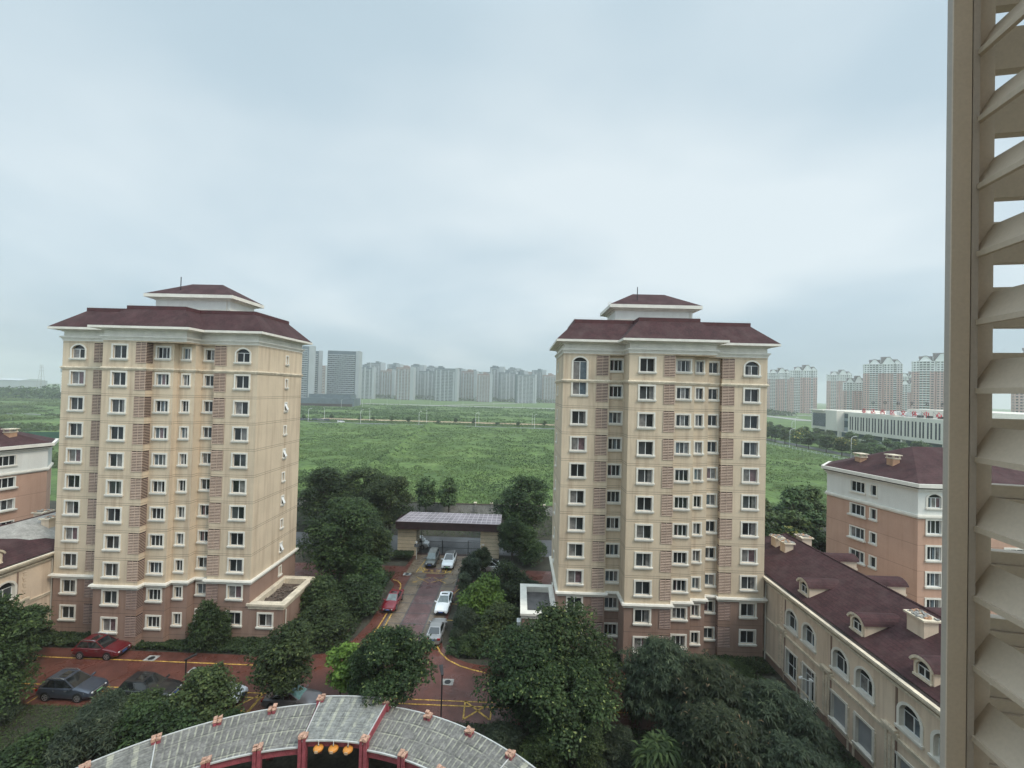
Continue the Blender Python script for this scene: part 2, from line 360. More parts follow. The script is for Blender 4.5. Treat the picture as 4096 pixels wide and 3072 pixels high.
def put_window(parent,k,p0,p1,u,z,var=None):
    d=Vector((p1[0]-p0[0],p1[1]-p0[1],0)).normalized(); q=WK[k]
    o=link('window',q['trim'],parent,(p0[0]+d.x*u,p0[1]+d.y*u,z)); o.rotation_euler=(0,0,math.atan2(d.y,d.x))
    link('frame',q['frame'],o); link('pane',q['panes'][rnd.randrange(9) if var is None else var],o)
    return o
def hole(k,u,z,**kw):
    q=WK[k]; return dict(u0=u-q['w']/2,u1=u+q['w']/2,z0=z-q['h']/2,z1=z+q['h']/2,rise=q['rise'],**kw)
window_kind('pair',1.45,1.34,2)
window_kind('pair_arch',1.45,1.42,2,rise=.42)
window_kind('tall_arch',1.45,3.95,2,rise=.42)
window_kind('triple',1.33,1.15,3)
window_kind('narrow',.74,1.15,2,trim=.15)
window_kind('recess',1.02,1.12,2,trim=.15)
window_kind('slim',.42,.92,1,trim=.13)
# ------------------------------------------------------------------ the two tower blocks
FP=[(0,0),(4.9,0),(4.9,.4),(6.45,.4),(6.45,-2),(11.05,-2),(11.05,-1.25),(13.32,-1.25),(13.32,-.55),(15.09,-.55),(15.09,.4),(16.75,.4),(16.75,0),(21.45,0),(21.45,9.1),(0,9.1)]
UP=[(0,0),(6.45,0),(6.45,-2),(15.2,-2),(15.2,0),(21.45,0),(21.45,9.1),(0,9.1)]
Z0=2.41
def slat_panel(wd,ret,hgt=2.12,n=13):
    """ventilation louvre of one storey: dark backing, sloping slats, optional return of depth ret round the corner"""
    m=MB(); m.box(0,wd,-.012,.0,0,hgt,0)
    e=ret>0
    if e: m.box(wd,wd+.012,0,ret,0,hgt,0)
    for i in range(n):
        z=.02+i*(hgt-.04)/n; hh=(hgt-.04)/n*.32
        x1=wd+(.05 if e else 0)
        m.hexa([(0,-.055,z),(x1,-.055,z),(x1,-.012,z+.03),(0,-.012,z+.03),(0,-.05,z+hh),(x1,-.05,z+hh),(x1,-.012,z+hh+.03),(0,-.012,z+hh+.03)],1)
        if e: m.box(wd+.012,wd+.05,-.012,ret,z,z+hh,1)
    for x in (.0,wd/2-.02,wd-.04): m.box(x,x+.04,-.062,-.05,0,hgt,1)
    return m
def build_tower(loc,label,side):
    T=thing('apartment_tower',label,'apartment tower',loc,0,'tower blocks')
    wb=MB(); cols=[]   # (kind,edge index,u)
    E=list(zip(FP,FP[1:]+FP[:1]))
    spec=[(0,'pair',1.76),(2,'triple',.78),(4,'pair',1.82),(6,'triple',1.16),(8,'narrow',.82),(10,'recess',.86),(12,'pair',3.08)]
    holes={i:[] for i in range(len(E))}; wins=[]
    for i in range(11):
        z=Z0+ST*i
        for e,k,u in spec:
            kk='pair_arch' if i==10 and e in (0,12) else k
            if side=='left' and e==0 and i==9: continue
            if side=='left' and e==0 and i==10: kk='tall_arch'
            zz=z+(.04 if k!='pair' else 0)+(.05 if kk=='pair_arch' else -1.2 if kk=='tall_arch' else 0)
            holes[e].append(hole(kk,u,zz)); wins.append((kk,e,u,zz))
        for e,u in (((13,5.6),) if side=='right' else ()) or ((15,9.1-5.6),):
            holes[e].append(hole('slim',u,z-.02)); wins.append(('slim',e,u,z-.02))
    for i,(a,b) in enumerate(E): wall(wb,a,b,-.3,31.5,holes[i],[(6.3,1)],0,.17,0)
    if side=='right':
        for i in (2,4,6,8):
            sx=MB(); sx.hexa([(21.44,5.4,Z0+ST*i-.42),(21.44,5.8,Z0+ST*i-.42),(21.44,5.8,Z0+ST*i-.38),(21.44,5.4,Z0+ST*i-.38),(21.40,5.4,Z0+ST*i+.40),(21.40,5.8,Z0+ST*i+.40),(21.40,5.8,Z0+ST*i+.44),(21.40,5.4,Z0+ST*i+.44)])
            for v in range(4): x,y,z=sx.v[v]; sx.v[v]=(x+.34,y,z+.05)
            sx.build('open_sash','frame',T)
    # upper mass that overhangs the recesses
    wb.prism(UP,31.5,32.1,0,top=False); wb.prism(offset(UP,-.03),32.1,33.0,2,bot=False)
    wb.build('wall',['cream','brown','trim'],T)
    for kk,e,u,zz in wins: put_window(T,kk,*E[e],u,zz)
    cb=MB(); cb.band(FP,28.56,28.70,.09); cb.band(FP,28.70,28.78,.16); cb.band(FP,28.78,28.88,.10,slope=-.03)
    cb.build('string_course','trim2',T)
    cb=MB(); cb.band(FP,6.08,6.26,.12); cb.band(FP,6.26,6.36,.2); cb.band(FP,6.36,6.52,.3,slope=-.05)
    cb.build('base_cornice','trim',T)
    cb=MB(); cb.band(UP,31.62,31.82,.05); cb.band(UP,31.82,31.95,.12); cb.band(UP,31.95,32.12,.22); cb.band(UP,32.62,32.72,.12); cb.band(UP,32.72,32.8,.4); cb.band(UP,32.8,33.04,.86)
    cb.build('cornice','trim',T)
    rb=MB(); Ev=offset(UP,.84); Tp=offset(UP,-1.22); n=len(UP)
    for k in range(n):
        q=(k+1)%n; rb.face([(*Ev[k],33.042),(*Ev[q],33.042),(*Tp[q],35.12),(*Tp[k],35.12)],0)
    rb.band(Tp,35.1,35.48,.03,-.2,1); rb.prism(Tp,34.9,35.16,2,bot=False)
    rb.build('roof',['shingle','ridge','roofflat'],T)
    wire=MB(); Tq=offset(UP,-1.24)
    for a,b in zip(Tq,Tq[1:]+Tq[:1]): wire.tube([(*a,35.62),(*b,35.62)],.010,4)
    wire.build('lightning_wire','pipe',T)
    PH=[(6.3,4.2),(15.2,4.2),(15.2,8.7),(6.3,8.7)]
    p=MB(); p.prism(PH,35.0,37.42,0); p.band(PH,35.9,36.02,.05,mi=1); p.band(PH,36.02,36.12,.12,mi=1); p.band(PH,37.1,37.22,.12,mi=1); p.band(PH,37.22,37.34,.4,mi=1); p.band(PH,37.34,37.72,.8,mi=1)
    po=p.build('penthouse',['white','trim'],T)
    r=MB(); e=offset(PH,.78); z=37.722; A=(8.85,6.45,39.6); B=(12.65,6.45,39.6)
    f=[(*q,z) for q in e]
    r.face([f[0],f[1],B,A]); r.face([f[1],f[2],B]); r.face([f[2],f[3],A,B]); r.face([f[3],f[0],A]); r.prism(e,z-.02,z-.001,0,top=False)
    r.build('penthouse_roof','shingle',po)
    m=MB(); m.tube([(8.9,4.6,37.6),(8.9,4.6,40.0)],.05,6); m.build('vent_pipe','black',po)
    d=MB(); d.tube([(14.9,4.1,35.4),(14.9,4.1,37.2)],.05,6); d.tube([(6.0,4.9,37.7),(6.0,4.9,38.1),(5.8,4.9,38.25),(5.6,4.9,38.1),(5.6,4.9,37.6)],.03,5); d.build('roof_ladder','pipe',po)
    # louvres
    meshes={}
    for nm,wd,ret in (('a',1.28,0),('b',1.1,.75),('c',1.27,0)):
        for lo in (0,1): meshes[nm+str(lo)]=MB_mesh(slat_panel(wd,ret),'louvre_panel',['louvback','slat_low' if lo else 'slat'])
    sd=MB(); hgt=2.12
    for i in range(11):
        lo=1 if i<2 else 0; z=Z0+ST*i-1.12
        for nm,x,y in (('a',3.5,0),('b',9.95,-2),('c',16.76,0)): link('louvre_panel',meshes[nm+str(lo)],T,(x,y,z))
    # left return of the right-hand louvre
    for i in range(11):
        lo=1 if i<2 else 0
        if 'd%d'%lo not in meshes:
            m=MB(); m.box(-.012,0,0,.38,0,hgt,0)
            for k in range(13): zz=.02+k*(hgt-.04)/13; m.box(-.05,-.012,-.05,.38,zz,zz+.065,1)
            meshes['d%d'%lo]=MB_mesh(m,'louvre_return',['louvback','slat_low' if lo else 'slat'])
        link('louvre_return',meshes['d%d'%lo],T,(16.75,0,Z0+ST*i-1.12))
    return T
tower_l=build_tower((-49.67,44.6,0),'cream high-rise with maroon roof, on the left of the driveway','right')
tower_r=build_tower((4.57,44.7,0),'cream high-rise with maroon roof, on the right of the driveway','left')
def annex(loc,mir,label,rmat):
    A=thing('entrance_annex',label,'annex',loc,0,'flat-roofed annexes beside the towers')
    W,D,h=3.65,6.4,3.75
    P=[(0,0),(W,0),(W,D),(0,D)]
    u=1.75
    m=MB(); E=list(zip(P,P[1:]+P[:1]))
    for i,(a,b) in enumerate(E): wall(m,a,b,-.3,h,[hole('pair',u,2.35)] if i==0 else (),(),0,.17)
    m.build('wall','brown',A); put_window(A,'pair',*E[0],u,2.35)
    r=MB(); Pi=offset(P,-.5)
    r.prism(Pi,3.2,3.5,0,bot=False); r.build('roof',rmat,A)
    q=MB(); q.band(P,3.55,3.75,.1,-.03); q.band(P,3.751,3.9,.16,-.03); q.band(P,3.9,4.12,.24,-.52); 
    for a,b in zip(Pi,Pi[1:]+Pi[:1]): q.face([(*b,3.4),(*a,3.4),(*a,4.12),(*b,4.12)])
    q.build('parapet','trim2' if rmat=='rubble' else 'trim',A)
    x=W+.12 if not mir else -.12
    t=MB(); t.tube([(x-.1*(1 if not mir else -1),.35,3.6),(x,.35,3.4),(x,.35,.1)],.055,6); t.build('drain_pipe','pipe',A)
    if rmat=='rubble':
        b=MB(); rr=random.Random(3)
        for i in range(70):
            cx,cy=rr.uniform(.7,W-.7),rr.uniform(.8,D-.7); s=rr.uniform(.05,.2)
            b.hexa([(cx+a*s*rr.uniform(.6,1.3),cy+c*s*rr.uniform(.6,1.3),3.48+(0 if k<4 else s*rr.uniform(.6,1.3))) for k,(a,c) in enumerate([(-1,-1),(1,-1),(1,1),(-1,1)]*2)])
        b.tube([(2.2,4.6,3.6),(3.0,5.4,3.75)],.04,5,1)
        o=b.build('rubble',['rubble','trim2'],A); o['kind']='stuff'
    return A
annex((-49.67+21.46,44.62,0),False,'brown annex with rubble on its flat roof, right of the left high-rise','rubble')
annex((4.56-3.66,44.72,0),True,'brown annex with a wet grey flat roof, left of the right high-rise','wetroof')
ac=MB(); ac.box(-.45,.05,0,.85,0,.62); 
for i in range(9): ac.box(-.462,-.45,.06+.08*i,.10+.08*i,.08,.54)
ao=thing('air_conditioner','white air conditioner box hung on the left wall of the wet-roofed annex','air conditioner',(.78,45.2,2.2)); ac.build('casing','lampwhite',ao)
b=MB(); b.box(-.4,.1,.05,.1,-.06,0); b.box(-.4,.1,.75,.8,-.06,0); b.box(.04,.11,.02,.83,-.3,-.06); b.build('bracket','black',ao)
# ------------------------------------------------------------------ two-storey wings (the left one is the mirror image)
window_kind('arch_big',1.5,1.75,2,rise=.62,trim=.2,tm='trim',rec=.3)
window_kind('tall',1.5,2.45,2,trim=.16,transom=[-.1],sill=False,rec=.25)
window_kind('door',1.4,3.1,2,trim=.18,transom=[.85],sill=False,rec=.25)
window_kind('shutter',1.5,2.1,1,trim=.18,rec=.25)
M_['shutter']=mat('grey_shutter',(.36,.37,.38),.5,.12,.8)
g=MB(); g.box(-.75,.75,.2,.24,-1.05,1.05)
for i in range(20): g.box(-.75+.075*i,-.74+.075*i,.19,.2,-1.05,1.05)
sh=MB_mesh(g,'shutter_leaf',['shutter']); WK['shutter']['panes']=[sh]*9
window_kind('dormer',.95,1.0,2,rise=.36,trim=.12,tm='trim2',rec=.1)
XF=26.5
def build_wing():
    W=thing('commercial_wing','long cream two-storey wing with maroon roof and arched windows, right of the right high-rise','building',(XF,40,0),0,'two-storey wings')
    o=Vector((-XF,-40,0))
    Y1,Y0=54.5,19.5; P=[(0,Y1-40),(0,Y0-40),(10.4,Y0-40),(10.4,Y1-40)]; PC=[(0,Y1-40),(0,Y0-40),(9.7,Y0-40),(9.7,Y1-40)]
    U=lambda y: Y1-y
    holes=[];wins=[]
    per=6.07
    for b in range(4):
        for y,k in ((40.9,'arch_big'),(38.52,'arch_big')): holes.append(hole(k,U(y-per*b),6.25)); wins.append((k,U(y-per*b),6.25))
        lows=[(40.88,'tall',1.98),(38.45,'door',1.75)] if b==0 else [(41.0,'shutter',2.25),(38.5,'shutter',2.25)]
        for y,k,z in lows:
            if y-per*b<20.5: continue
            holes.append(hole(k,U(y-per*b),z)); wins.append((k,U(y-per*b),z))
    holes=[h for h in holes if h['u1']<Y1-Y0-.3]; wins=[q for q in wins if q[1]<Y1-Y0-1]
    m=MB(); E=list(zip(P,P[1:]+P[:1]))
    for i,(a,b) in enumerate(E): wall(m,a,b,-.2,8.4,[dict(h,depth=.32,mr=2) for h in holes] if i==0 else (),[(.75,1)],0)
    m.build('wall',['cream2','plinth','trim'],W)
    for k,u,z in wins: put_window(W,k,*E[0],u,z,None)
    c=MB(); Ly=lambda y:y-40
    def strip(y0,y1,z0,z1,out,mi=0): c.box(-out,.02,Ly(y0),Ly(y1),z0,z1,mi)
    q=MB(); q.band(PC,7.85,8.0,.1); q.band(PC,8.0,8.12,.2); q.band(PC,8.3,8.45,.28); q.band(PC,8.45,8.62,.5,-.05); q.band(PC,8.62,8.78,.6,.3); q.build('cornice','trim2',W)
    q=MB(); q.band(PC,8.6,8.66,.32,-.2); q.build('gutter','dark',W)
    for b in range(-1,4):
        a,bb=42.15-per*b,36.35+.1-per*b
        strip(max(bb,Y0),min(a,46.5),4.2,4.42,.10); strip(max(bb,Y0),min(a,46.5),4.42,4.5,.16)
        strip(max(bb,Y0),min(a,46.5),.72,.86,.07)
    for yp in (42.35,36.3,30.23,24.16):
        strip(yp-.75,yp+.55,4.5,4.72,.2); strip(yp-.65,yp+.45,4.72,4.9,.3)
        for dx in (-.32,0,.32): strip(yp+dx-.1,yp+dx+.1,.9,4.15,.05)
        strip(yp-.55,yp-.42,4.95,7.8,.05,1); strip(yp-.55,yp-.42,.0,4.15,.06,1)
    # frames that run to the ground round the lower openings
    for b in range(4):
        for y in (41.9,40.0,39.45,37.55): 
            yy=y-per*b
            if yy>20: strip(yy-.09,yy+.09,-.1,3.3,.055)
    c.build('moulding',['trim2','plinth'],W)
    qn=MB()
    for i in range(22): qn.box(-.07,.02,Ly(42.28+(.0 if i%2 else .1)),Ly(42.62),1.0+.31*i,1.24+.31*i)
    qn.build('quoin','cream2',W)
    # roof
    zr,ze=11.3,8.7; xr=5.7; yr=Y1-3.5
    r=MB(); x0,x1=.2,10.7; a,bq=Ly(Y0),Ly(Y1)-.2
    r.face([(x0,bq,ze),(x0,a,ze),(xr,a,zr),(xr,Ly(yr),zr)]); r.face([(x1,a,ze),(x1,bq,ze),(xr,Ly(yr),zr),(xr,a,zr)]); r.face([(x1,bq,ze),(x0,bq,ze),(xr,Ly(yr),zr)]); r.face([(x0,a,ze-.3),(x1,a,ze-.3),(x1,a,ze),(xr,a,zr),(x0,a,ze)])
    ro=r.build('roof','shingle',W)
    rg=MB(); rg.tube([(xr,a,zr+.0),(xr,Ly(yr),zr+.0)],.09,6); rg.tube([(xr,Ly(yr),zr),(x0,bq,ze)],.07,6); rg.build('ridge_cap','shingle',ro)
    sl=(zr-ze)/(xr-x0)
    def dormer(y,side):
        D=MB(); hw=.72; zs=9.15; sp=9.95; xf=.85; n=10
        X=(lambda x:x) if side>0 else (lambda x:2*xr-x)
        zz=lambda x:ze+(x-x0)*sl
        def F(p): D.face(p if side>0 else p[::-1])
        wl=MB(); xb=x0+(sp-ze)/sl
        # cheeks and front
        for s in (-1,1):
            pts=[(X(xf),Ly(y)+s*hw,zs-.3),(X(xf),Ly(y)+s*hw,sp),(X(xb),Ly(y)+s*hw,sp)]
            wl.face(pts)
        hol=[dict(u0=.245,u1=1.195,z0=zs-.02,z1=zs+.98,rise=.36,depth=.12)]
        pa,pb=((X(xf),Ly(y)+hw),(X(xf),Ly(y)-hw)) if side>0 else ((X(xf),Ly(y)-hw),(X(xf),Ly(y)+hw))
        wall(wl,pa,pb,zs-.35,sp+.12,hol,(),0,.12)
        ar=arc(hw,.5)
        wl.face([(X(xf)-.001*side,Ly(y)+p[0],sp+p[1]+.0) for p in ar]+[(X(xf)-.001*side,Ly(y)+hw,sp),(X(xf)-.001*side,Ly(y)-hw,sp)]) if False else None
        d=wl.build('dormer','cream2',W)
        # barrel roof
        b=MB(); aro=arc(hw+.16,.56,12)
        for (p,z1),(q2,z2) in zip(aro,aro[1:]):
            A=[(X(xf-.18),Ly(y)+p,sp+z1-.02),(X(xf-.18),Ly(y)+q2,sp+z2-.02),(X(x0+(sp+z2+.1-ze)/sl),Ly(y)+q2,sp+z2-.02),(X(x0+(sp+z1+.1-ze)/sl),Ly(y)+p,sp+z1-.02)]
            b.face(A if side<0 else A[::-1],0)
            B=[(X(xf-.2),Ly(y)+p,sp+z1-.02),(X(xf-.2),Ly(y)+q2,sp+z2-.02),(X(xf-.2),Ly(y)+q2*.86,sp+z2*.8-.1),(X(xf-.2),Ly(y)+p*.86,sp+z1*.8-.1)]
            b.face(B,1); b.face([(X(xf),Ly(y)+p*.86,sp+z1*.8-.1),(X(xf),Ly(y)+q2*.86,sp+z2*.8-.1),(X(xf-.2),Ly(y)+q2*.86,sp+z2*.8-.1),(X(xf-.2),Ly(y)+p*.86,sp+z1*.8-.1)],1)
            b.face([(X(xf-.19),Ly(y)+p*.86,sp+z1*.8-.1),(X(xf-.19),Ly(y)+q2*.86,sp+z2*.8-.1),(X(xf-.19),Ly(y)+q2,sp),(X(xf-.19),Ly(y)+p,sp)],1) if False else None
        b.build('dormer_roof',['shingle','trim2'],d)
        wo=put_window(d,'dormer',pa,pb,.72,zs+.48,0); 
        for ch in list(wo.children): pass
        return d
    for y in (40.5,34.25,28.75,22.6): dormer(y,1)
    for y in (47.3,41.5,35.5): dormer(y,-1)
    def chimney(x,y,sx,sy,h,label=None):
        zb=ze+((x if x<xr else 2*xr-x-.6)-x0-sx)*sl-.3; c=MB(); c.box(x-sx,x+sx,Ly(y)-sy,Ly(y)+sy,zb,zb+h)
        co=c.build('chimney','cream2',W)
        s=MB(); s.box(x-sx-.16,x+sx+.16,Ly(y)-sy-.16,Ly(y)+sy+.16,zb+h,zb+h+.13,0); rr=random.Random(int(y*10))
        for i in range(34):
            cx,cy=x+rr.uniform(-sx,sx),Ly(y)+rr.uniform(-sy,sy); e=rr.uniform(.05,.16); f=rr.uniform(.04,.13)
            s.hexa([(cx+a*e,cy+bb*f,zb+h+.13+(0 if k<4 else rr.uniform(.02,.14))) for k,(a,bb) in enumerate([(-1,-1),(1,-.8),(.8,1),(-1,1)]*2)],1 if i%3 else 2)
        s.build('broken_cap',['trim2','concrete','terracotta'],co)
    chimney(3.9,32.1,.52,.68,1.55); chimney(3.9,48.0,.45,.45,1.3); chimney(3.9,49.7,.45,.45,1.3); chimney(7.4,50.4,.55,.55,1.5)
    dp=MB(); dp.tube([(-.1,Ly(44.9),8.2),(-.16,Ly(44.9),7.9),(-.16,Ly(44.9),.1)],.07,6); dp.build('drain_pipe','pipe',W)
    return W
wing_r=build_wing()
wing_l=copy_tree(wing_r); wing_l.location=(-23.8-XF,40,0); wing_l.scale=(-1,1,1)
wing_l['label']='cream two-storey wing with bare grey patch on its maroon roof, beside left high-rise'
bp=MB(); rr=random.Random(5)
xr,x0,ze=5.7,.2,8.7; sl=(11.3-8.7)/5.5
pts=[(1.2,47),(2.2,46.2),(2.6,45),(3.3,44.4),(3.8,43.6),(4.4,43.0),(5.2,43.3),(5.66,44.5),(5.66,50.5),(3.2,50.8),(1.6,49.6)]
top=[(x,y-40,ze+(x-x0)*sl+.02) for x,y in pts]; bp.face(top[::-1]); bp.build('bare_patch','bare',wing_l)
# ------------------------------------------------------------------ six-storey brick blocks
window_kind('brick_arch',1.45,1.5,3,rise=.4,trim=.2)
window_kind('brick_win',1.5,1.45,3,trim=.2)
window_kind('brick_wide',2.0,1.45,3,trim=.2)
window_kind('brick_corner',1.7,1.25,3,trim=.12)
window_kind('brick_slim',.62,1.2,1,trim=.14)
def build_brick():
    B=thing('brick_block','orange brick six-storey block with white top storey, behind the right-hand wing','apartment block',(43.8,46.9,0),0,'six-storey brick blocks')
    P=[(-2.3,10.4),(0,0),(32,0),(32,14),(1.2,14)]
    E=list(zip(P,P[1:]+P[:1])); zs=[2.2+2.83*i for i in range(6)]
    zs=[16.65-2.85*i for i in range(6)]
    H_={i:[] for i in range(5)}; wins=[]
    for i,z in enumerate(zs):
        for e,k,u in ((0,'brick_corner',4.1),(0,'brick_slim',6.0),(1,'brick_arch' if i==0 else 'brick_win',1.75),(1,'brick_arch' if i==0 else 'brick_wide',10.4),(1,'brick_win',15)):
            H_[e].append(hole(k,u,z)); wins.append((k,e,u,z))
    m=MB()
    for i,(a,b) in enumerate(E): wall(m,a,b,-.2,18.1,H_[i],[(14.95,1)],0,.2)
    m.build('wall',['white','orange'],B)
    for k,e,u,z in wins: put_window(B,k,*E[e],u,z)
    c=MB(); c.band(P,14.7,14.85,.1); c.band(P,14.85,15.0,.22); c.band(P,15.0,15.1,.16); c.build('string_course','trim',B)
    c=MB(); c.band(P,17.6,17.72,.12); c.band(P,17.8,18.0,.25); c.band(P,18.0,18.15,.4,mi=1); c.band(P,18.15,18.55,.62,-.3); c.build('cornice',['trim','dark'],B)
    r=MB(); e=offset(P,.45); z=18.5; A=(4.8,6.0,21.9); D=(28,6.0,21.9)
    f=[(*q,z) for q in e]
    r.face([f[0],f[1],A]); r.face([f[1],f[2],D,A]); r.face([f[2],f[3],D]); r.face([f[3],f[4],A,D]); r.face([f[4],f[0],A]); r.build('roof','shingle',B)
    for x,y in ((.2,8.0),(1.3,4.6)):
        zb=18.2+(x+2.5)*.35; k=MB(); k.box(x-.42,x+.42,y-.42,y+.42,zb-.6,zb+1.0,0); k.box(x-.5,x+.5,y-.5,y+.5,zb+1.0,zb+1.1,1); 
        for a in (-.4,.4):
            for b2 in (-.4,.4): k.box(x+a-.06,x+a+.06,y+b2-.06,y+b2+.06,zb+1.12,zb+1.4,1)
        k.box(x-.6,x+.6,y-.6,y+.6,zb+1.4,zb+1.5,1); k.build('chimney',['terracotta','trim2'],B)
    for i,z in enumerate(zs):
        l=MB(); w2=2.2
        l.box(0,w2,-.012,0,0,2.2,0)
        for k in range(16): l.box(0,w2,-.06,-.012,.02+k*.136,.09+k*.136,1)
        l.build('louvre_panel',['louvback','white' if i==0 else 'slat_red'],B,loc=(2.85,0,z-1.1))
    for i,z in enumerate(zs[1:]):
        s=MB(); a,b=E[0]; d=(Vector((*b,0))-Vector((*a,0))).normalized(); nn=Vector((d.y,-d.x,0))
        s.xform(Matrix())
        p=Vector((*a,0))+d*3.0; q=Vector((*a,0))+d*5.2
        s.hexa([p+nn*.3+Vector((0,0,z-.86)),q+nn*.3+Vector((0,0,z-.86)),q+Vector((0,0,z-.86)),p+Vector((0,0,z-.86)),p+nn*.34+Vector((0,0,z-.68)),q+nn*.34+Vector((0,0,z-.68)),q+Vector((0,0,z-.68)),p+Vector((0,0,z-.68))]); s.build('window_ledge','trim',B)
    return B
brick_r=build_brick()
brick_l=copy_tree(brick_r); brick_l.location=(-23.8-43.8,46.9,0); brick_l.scale=(-1,1,1)
brick_l['label']='orange brick six-storey block with white top storey, at the left edge behind the left-hand wing'
# ------------------------------------------------------------------ noise for terrain and crowns
def vnoise(x,y,seed=0):
    xi=np.floor(x).astype(np.int64); yi=np.floor(y).astype(np.int64); fx=x-xi; fy=y-yi
    fx=fx*fx*(3-2*fx); fy=fy*fy*(3-2*fy)
    def h(a,b):
        n=(a*374761393+b*668265263+seed*2147483647)&0xffffffff; n=((n^(n>>13))*1274126177)&0xffffffff; return ((n^(n>>16))&0xffff)/65535.
    return (h(xi,yi)*(1-fx)+h(xi+1,yi)*fx)*(1-fy)+(h(xi,yi+1)*(1-fx)+h(xi+1,yi+1)*fx)*fy
def quads(name,V,mats,tint=None,mi=None,parent=None,nv=4,smooth=False):
    """V: (n,nv,3) array of separate faces -> one mesh with a per-face tint"""
    n=V.shape[0]; me=bpy.data.meshes.new(name); me.vertices.add(n*nv); me.vertices.foreach_set('co',V.astype(np.float32).ravel())
    me.loops.add(n*nv); me.loops.foreach_set('vertex_index',np.arange(n*nv,dtype=np.int32)); me.polygons.add(n)
    me.polygons.foreach_set('loop_start',np.arange(n,dtype=np.int32)*nv)
    for m in (mats if isinstance(mats,(list,tuple)) else [mats]): me.materials.append(M_[m])
    if mi is not None: me.polygons.foreach_set('material_index',mi.astype(np.int32))
    me.update(calc_edges=True)
    if tint is not None:
        a=me.attributes.new('tint','FLOAT','FACE'); a.data.foreach_set('value',tint.astype(np.float32))
    return me
def leaves(rg,P,Nn,size,aspect=.5,flat=.35):
    """diamond leaf at every point P, facing roughly Nn"""
    n=len(P); a=rg.normal(size=(n,3)); nn=Nn+a*flat; nn/=np.linalg.norm(nn,axis=1)[:,None]+1e-9
    t=np.cross(nn,rg.normal(size=(n,3))); t/=np.linalg.norm(t,axis=1)[:,None]+1e-9; b=np.cross(nn,t)
    s=(size*rg.uniform(.6,1.3,n))[:,None]; w=s*aspect
    return np.stack([P-t*s,P+b*w+t*s*.1,P+t*s,P-b*w+t*s*.1],1)
# ------------------------------------------------------------------ ground, roads, paving
M_['grass']=mat('grass_ground',(.042,.070,.026),.95,.4,.25,fine=.35,fscale=3)
def fieldmat(name,cols,sc):
    m=mat(name,(.05,.1,.03),.95,.2,1); t,b,c=base_link(m); g=t.nodes.new('ShaderNodeNewGeometry')
    n=noise(t,g.outputs['Position'],sc,8,.68,.4); r=ramp(t,n.outputs['Fac'],[(.28,cols[0]),(.45,cols[1]),(.58,cols[2]),(.74,cols[3])])
    n2=noise(t,g.outputs['Position'],sc*9,4,.7); r2=ramp(t,n2.outputs['Fac'],[(.3,(.62,)*3),(.7,(1.35,)*3)])
    q=t.nodes.new('ShaderNodeMixRGB'); q.blend_type='MULTIPLY'; q.inputs[0].default_value=1; t.links.new(r.outputs[0],q.inputs[1]); t.links.new(r2.outputs[0],q.inputs[2]); t.links.new(q.outputs[0],b.inputs['Base Color'])
    return m
FC=[(.050,.088,.027),(.078,.130,.036),(.108,.170,.047),(.160,.205,.070)]
M_['meadow']=fieldmat('meadow',FC,.055)
M_['sand']=mat('pale_sand',(.40,.31,.20),.95,.25,.1)
M_['soil']=mat('dark_soil',(.045,.042,.030),.95,.4,.4,fine=.3,fscale=4)
g=MB(); g.face([(-2400,-60,-.03),(2400,-60,-.03),(2400,2500,-.03),(-2400,2500,-.03)]); structure(g.build('ground','meadow'))
def sheet(name,poly,z,m): b=MB(); b.face([(x,y,z) for x,y in poly]); o=b.build(name,m); return structure(o)
sheet('estate_ground',[(-110,5),(90,5),(90,93),(-110,93)],-.012,'soil')
sheet('street',[(-110,70.4),(100,70.4),(100,78.2),(-110,78.2)],.004,'asphalt')
def fillet(pts): return pts
a1=[(-16.6+ -2.6*(1-math.sin(t)),42.45+2.6*(1-math.cos(t))) for t in [i*math.pi/16 for i in range(9)]]
road=[(-58,35.0),(24,35.0),(24,42.3),(-2.6,42.3)]+[(-7.9+5.3*(1-math.sin(t)) ,42.3+4.6*(1-math.cos(t))) for t in [i*math.pi/16 for i in range(9)]]+[(-7.9,58.8),(-6.5,60.2),(4,60.2),(40,60.2),(40,64.8),(-5.2,64.8),(-5.6,70.4),(-16.6,70.4),(-16.9,64.8),(-45,64.8),(-45,60.4),(-18,60.4),(-16.8,58.8)]+[(-16.8,49.0),(-17.4,45.5),(-19.3,43.2),(-22,42.45),(-58,42.45)]
sheet('red_paved_road',road,.008,'redpave')
sheet('driveway_centre',[(-13.05,45),(-10.25,45),(-10.25,61.4),(-13.05,61.4)],.012,'redpave2')
for k,(x0,x1) in enumerate(((-15.15,-13.05),(-10.25,-8.35))): sheet('driveway_strip',[(x0,45),(x1,45),(x1,62.4),(x0,62.4)],.0125,'beigepave')
b=MB()
for x in (-15.25,-13.2,-10.35,-8.4): b.box(x,x+.16,45,62.4,.013,.016)
for i,y in enumerate((46.6,49.1,51.4,53.8,56.0,58.6,61.2)): b.box(-15.09,-8.4,y,y+.14,.0165,.019)
structure(b.build('driveway_border','darkpave'))
sheet('driveway_apron',[(-16.2,62.5),(-6.0,62.5),(-5.8,69.4),(-16.3,69.4)],.0115,'beigepave')
sheet('court',[(-11.9+17*math.sin(t),11.4+17*math.cos(t)) for t in [i*math.pi/24 for i in range(48)]][::-1],.006,'court')
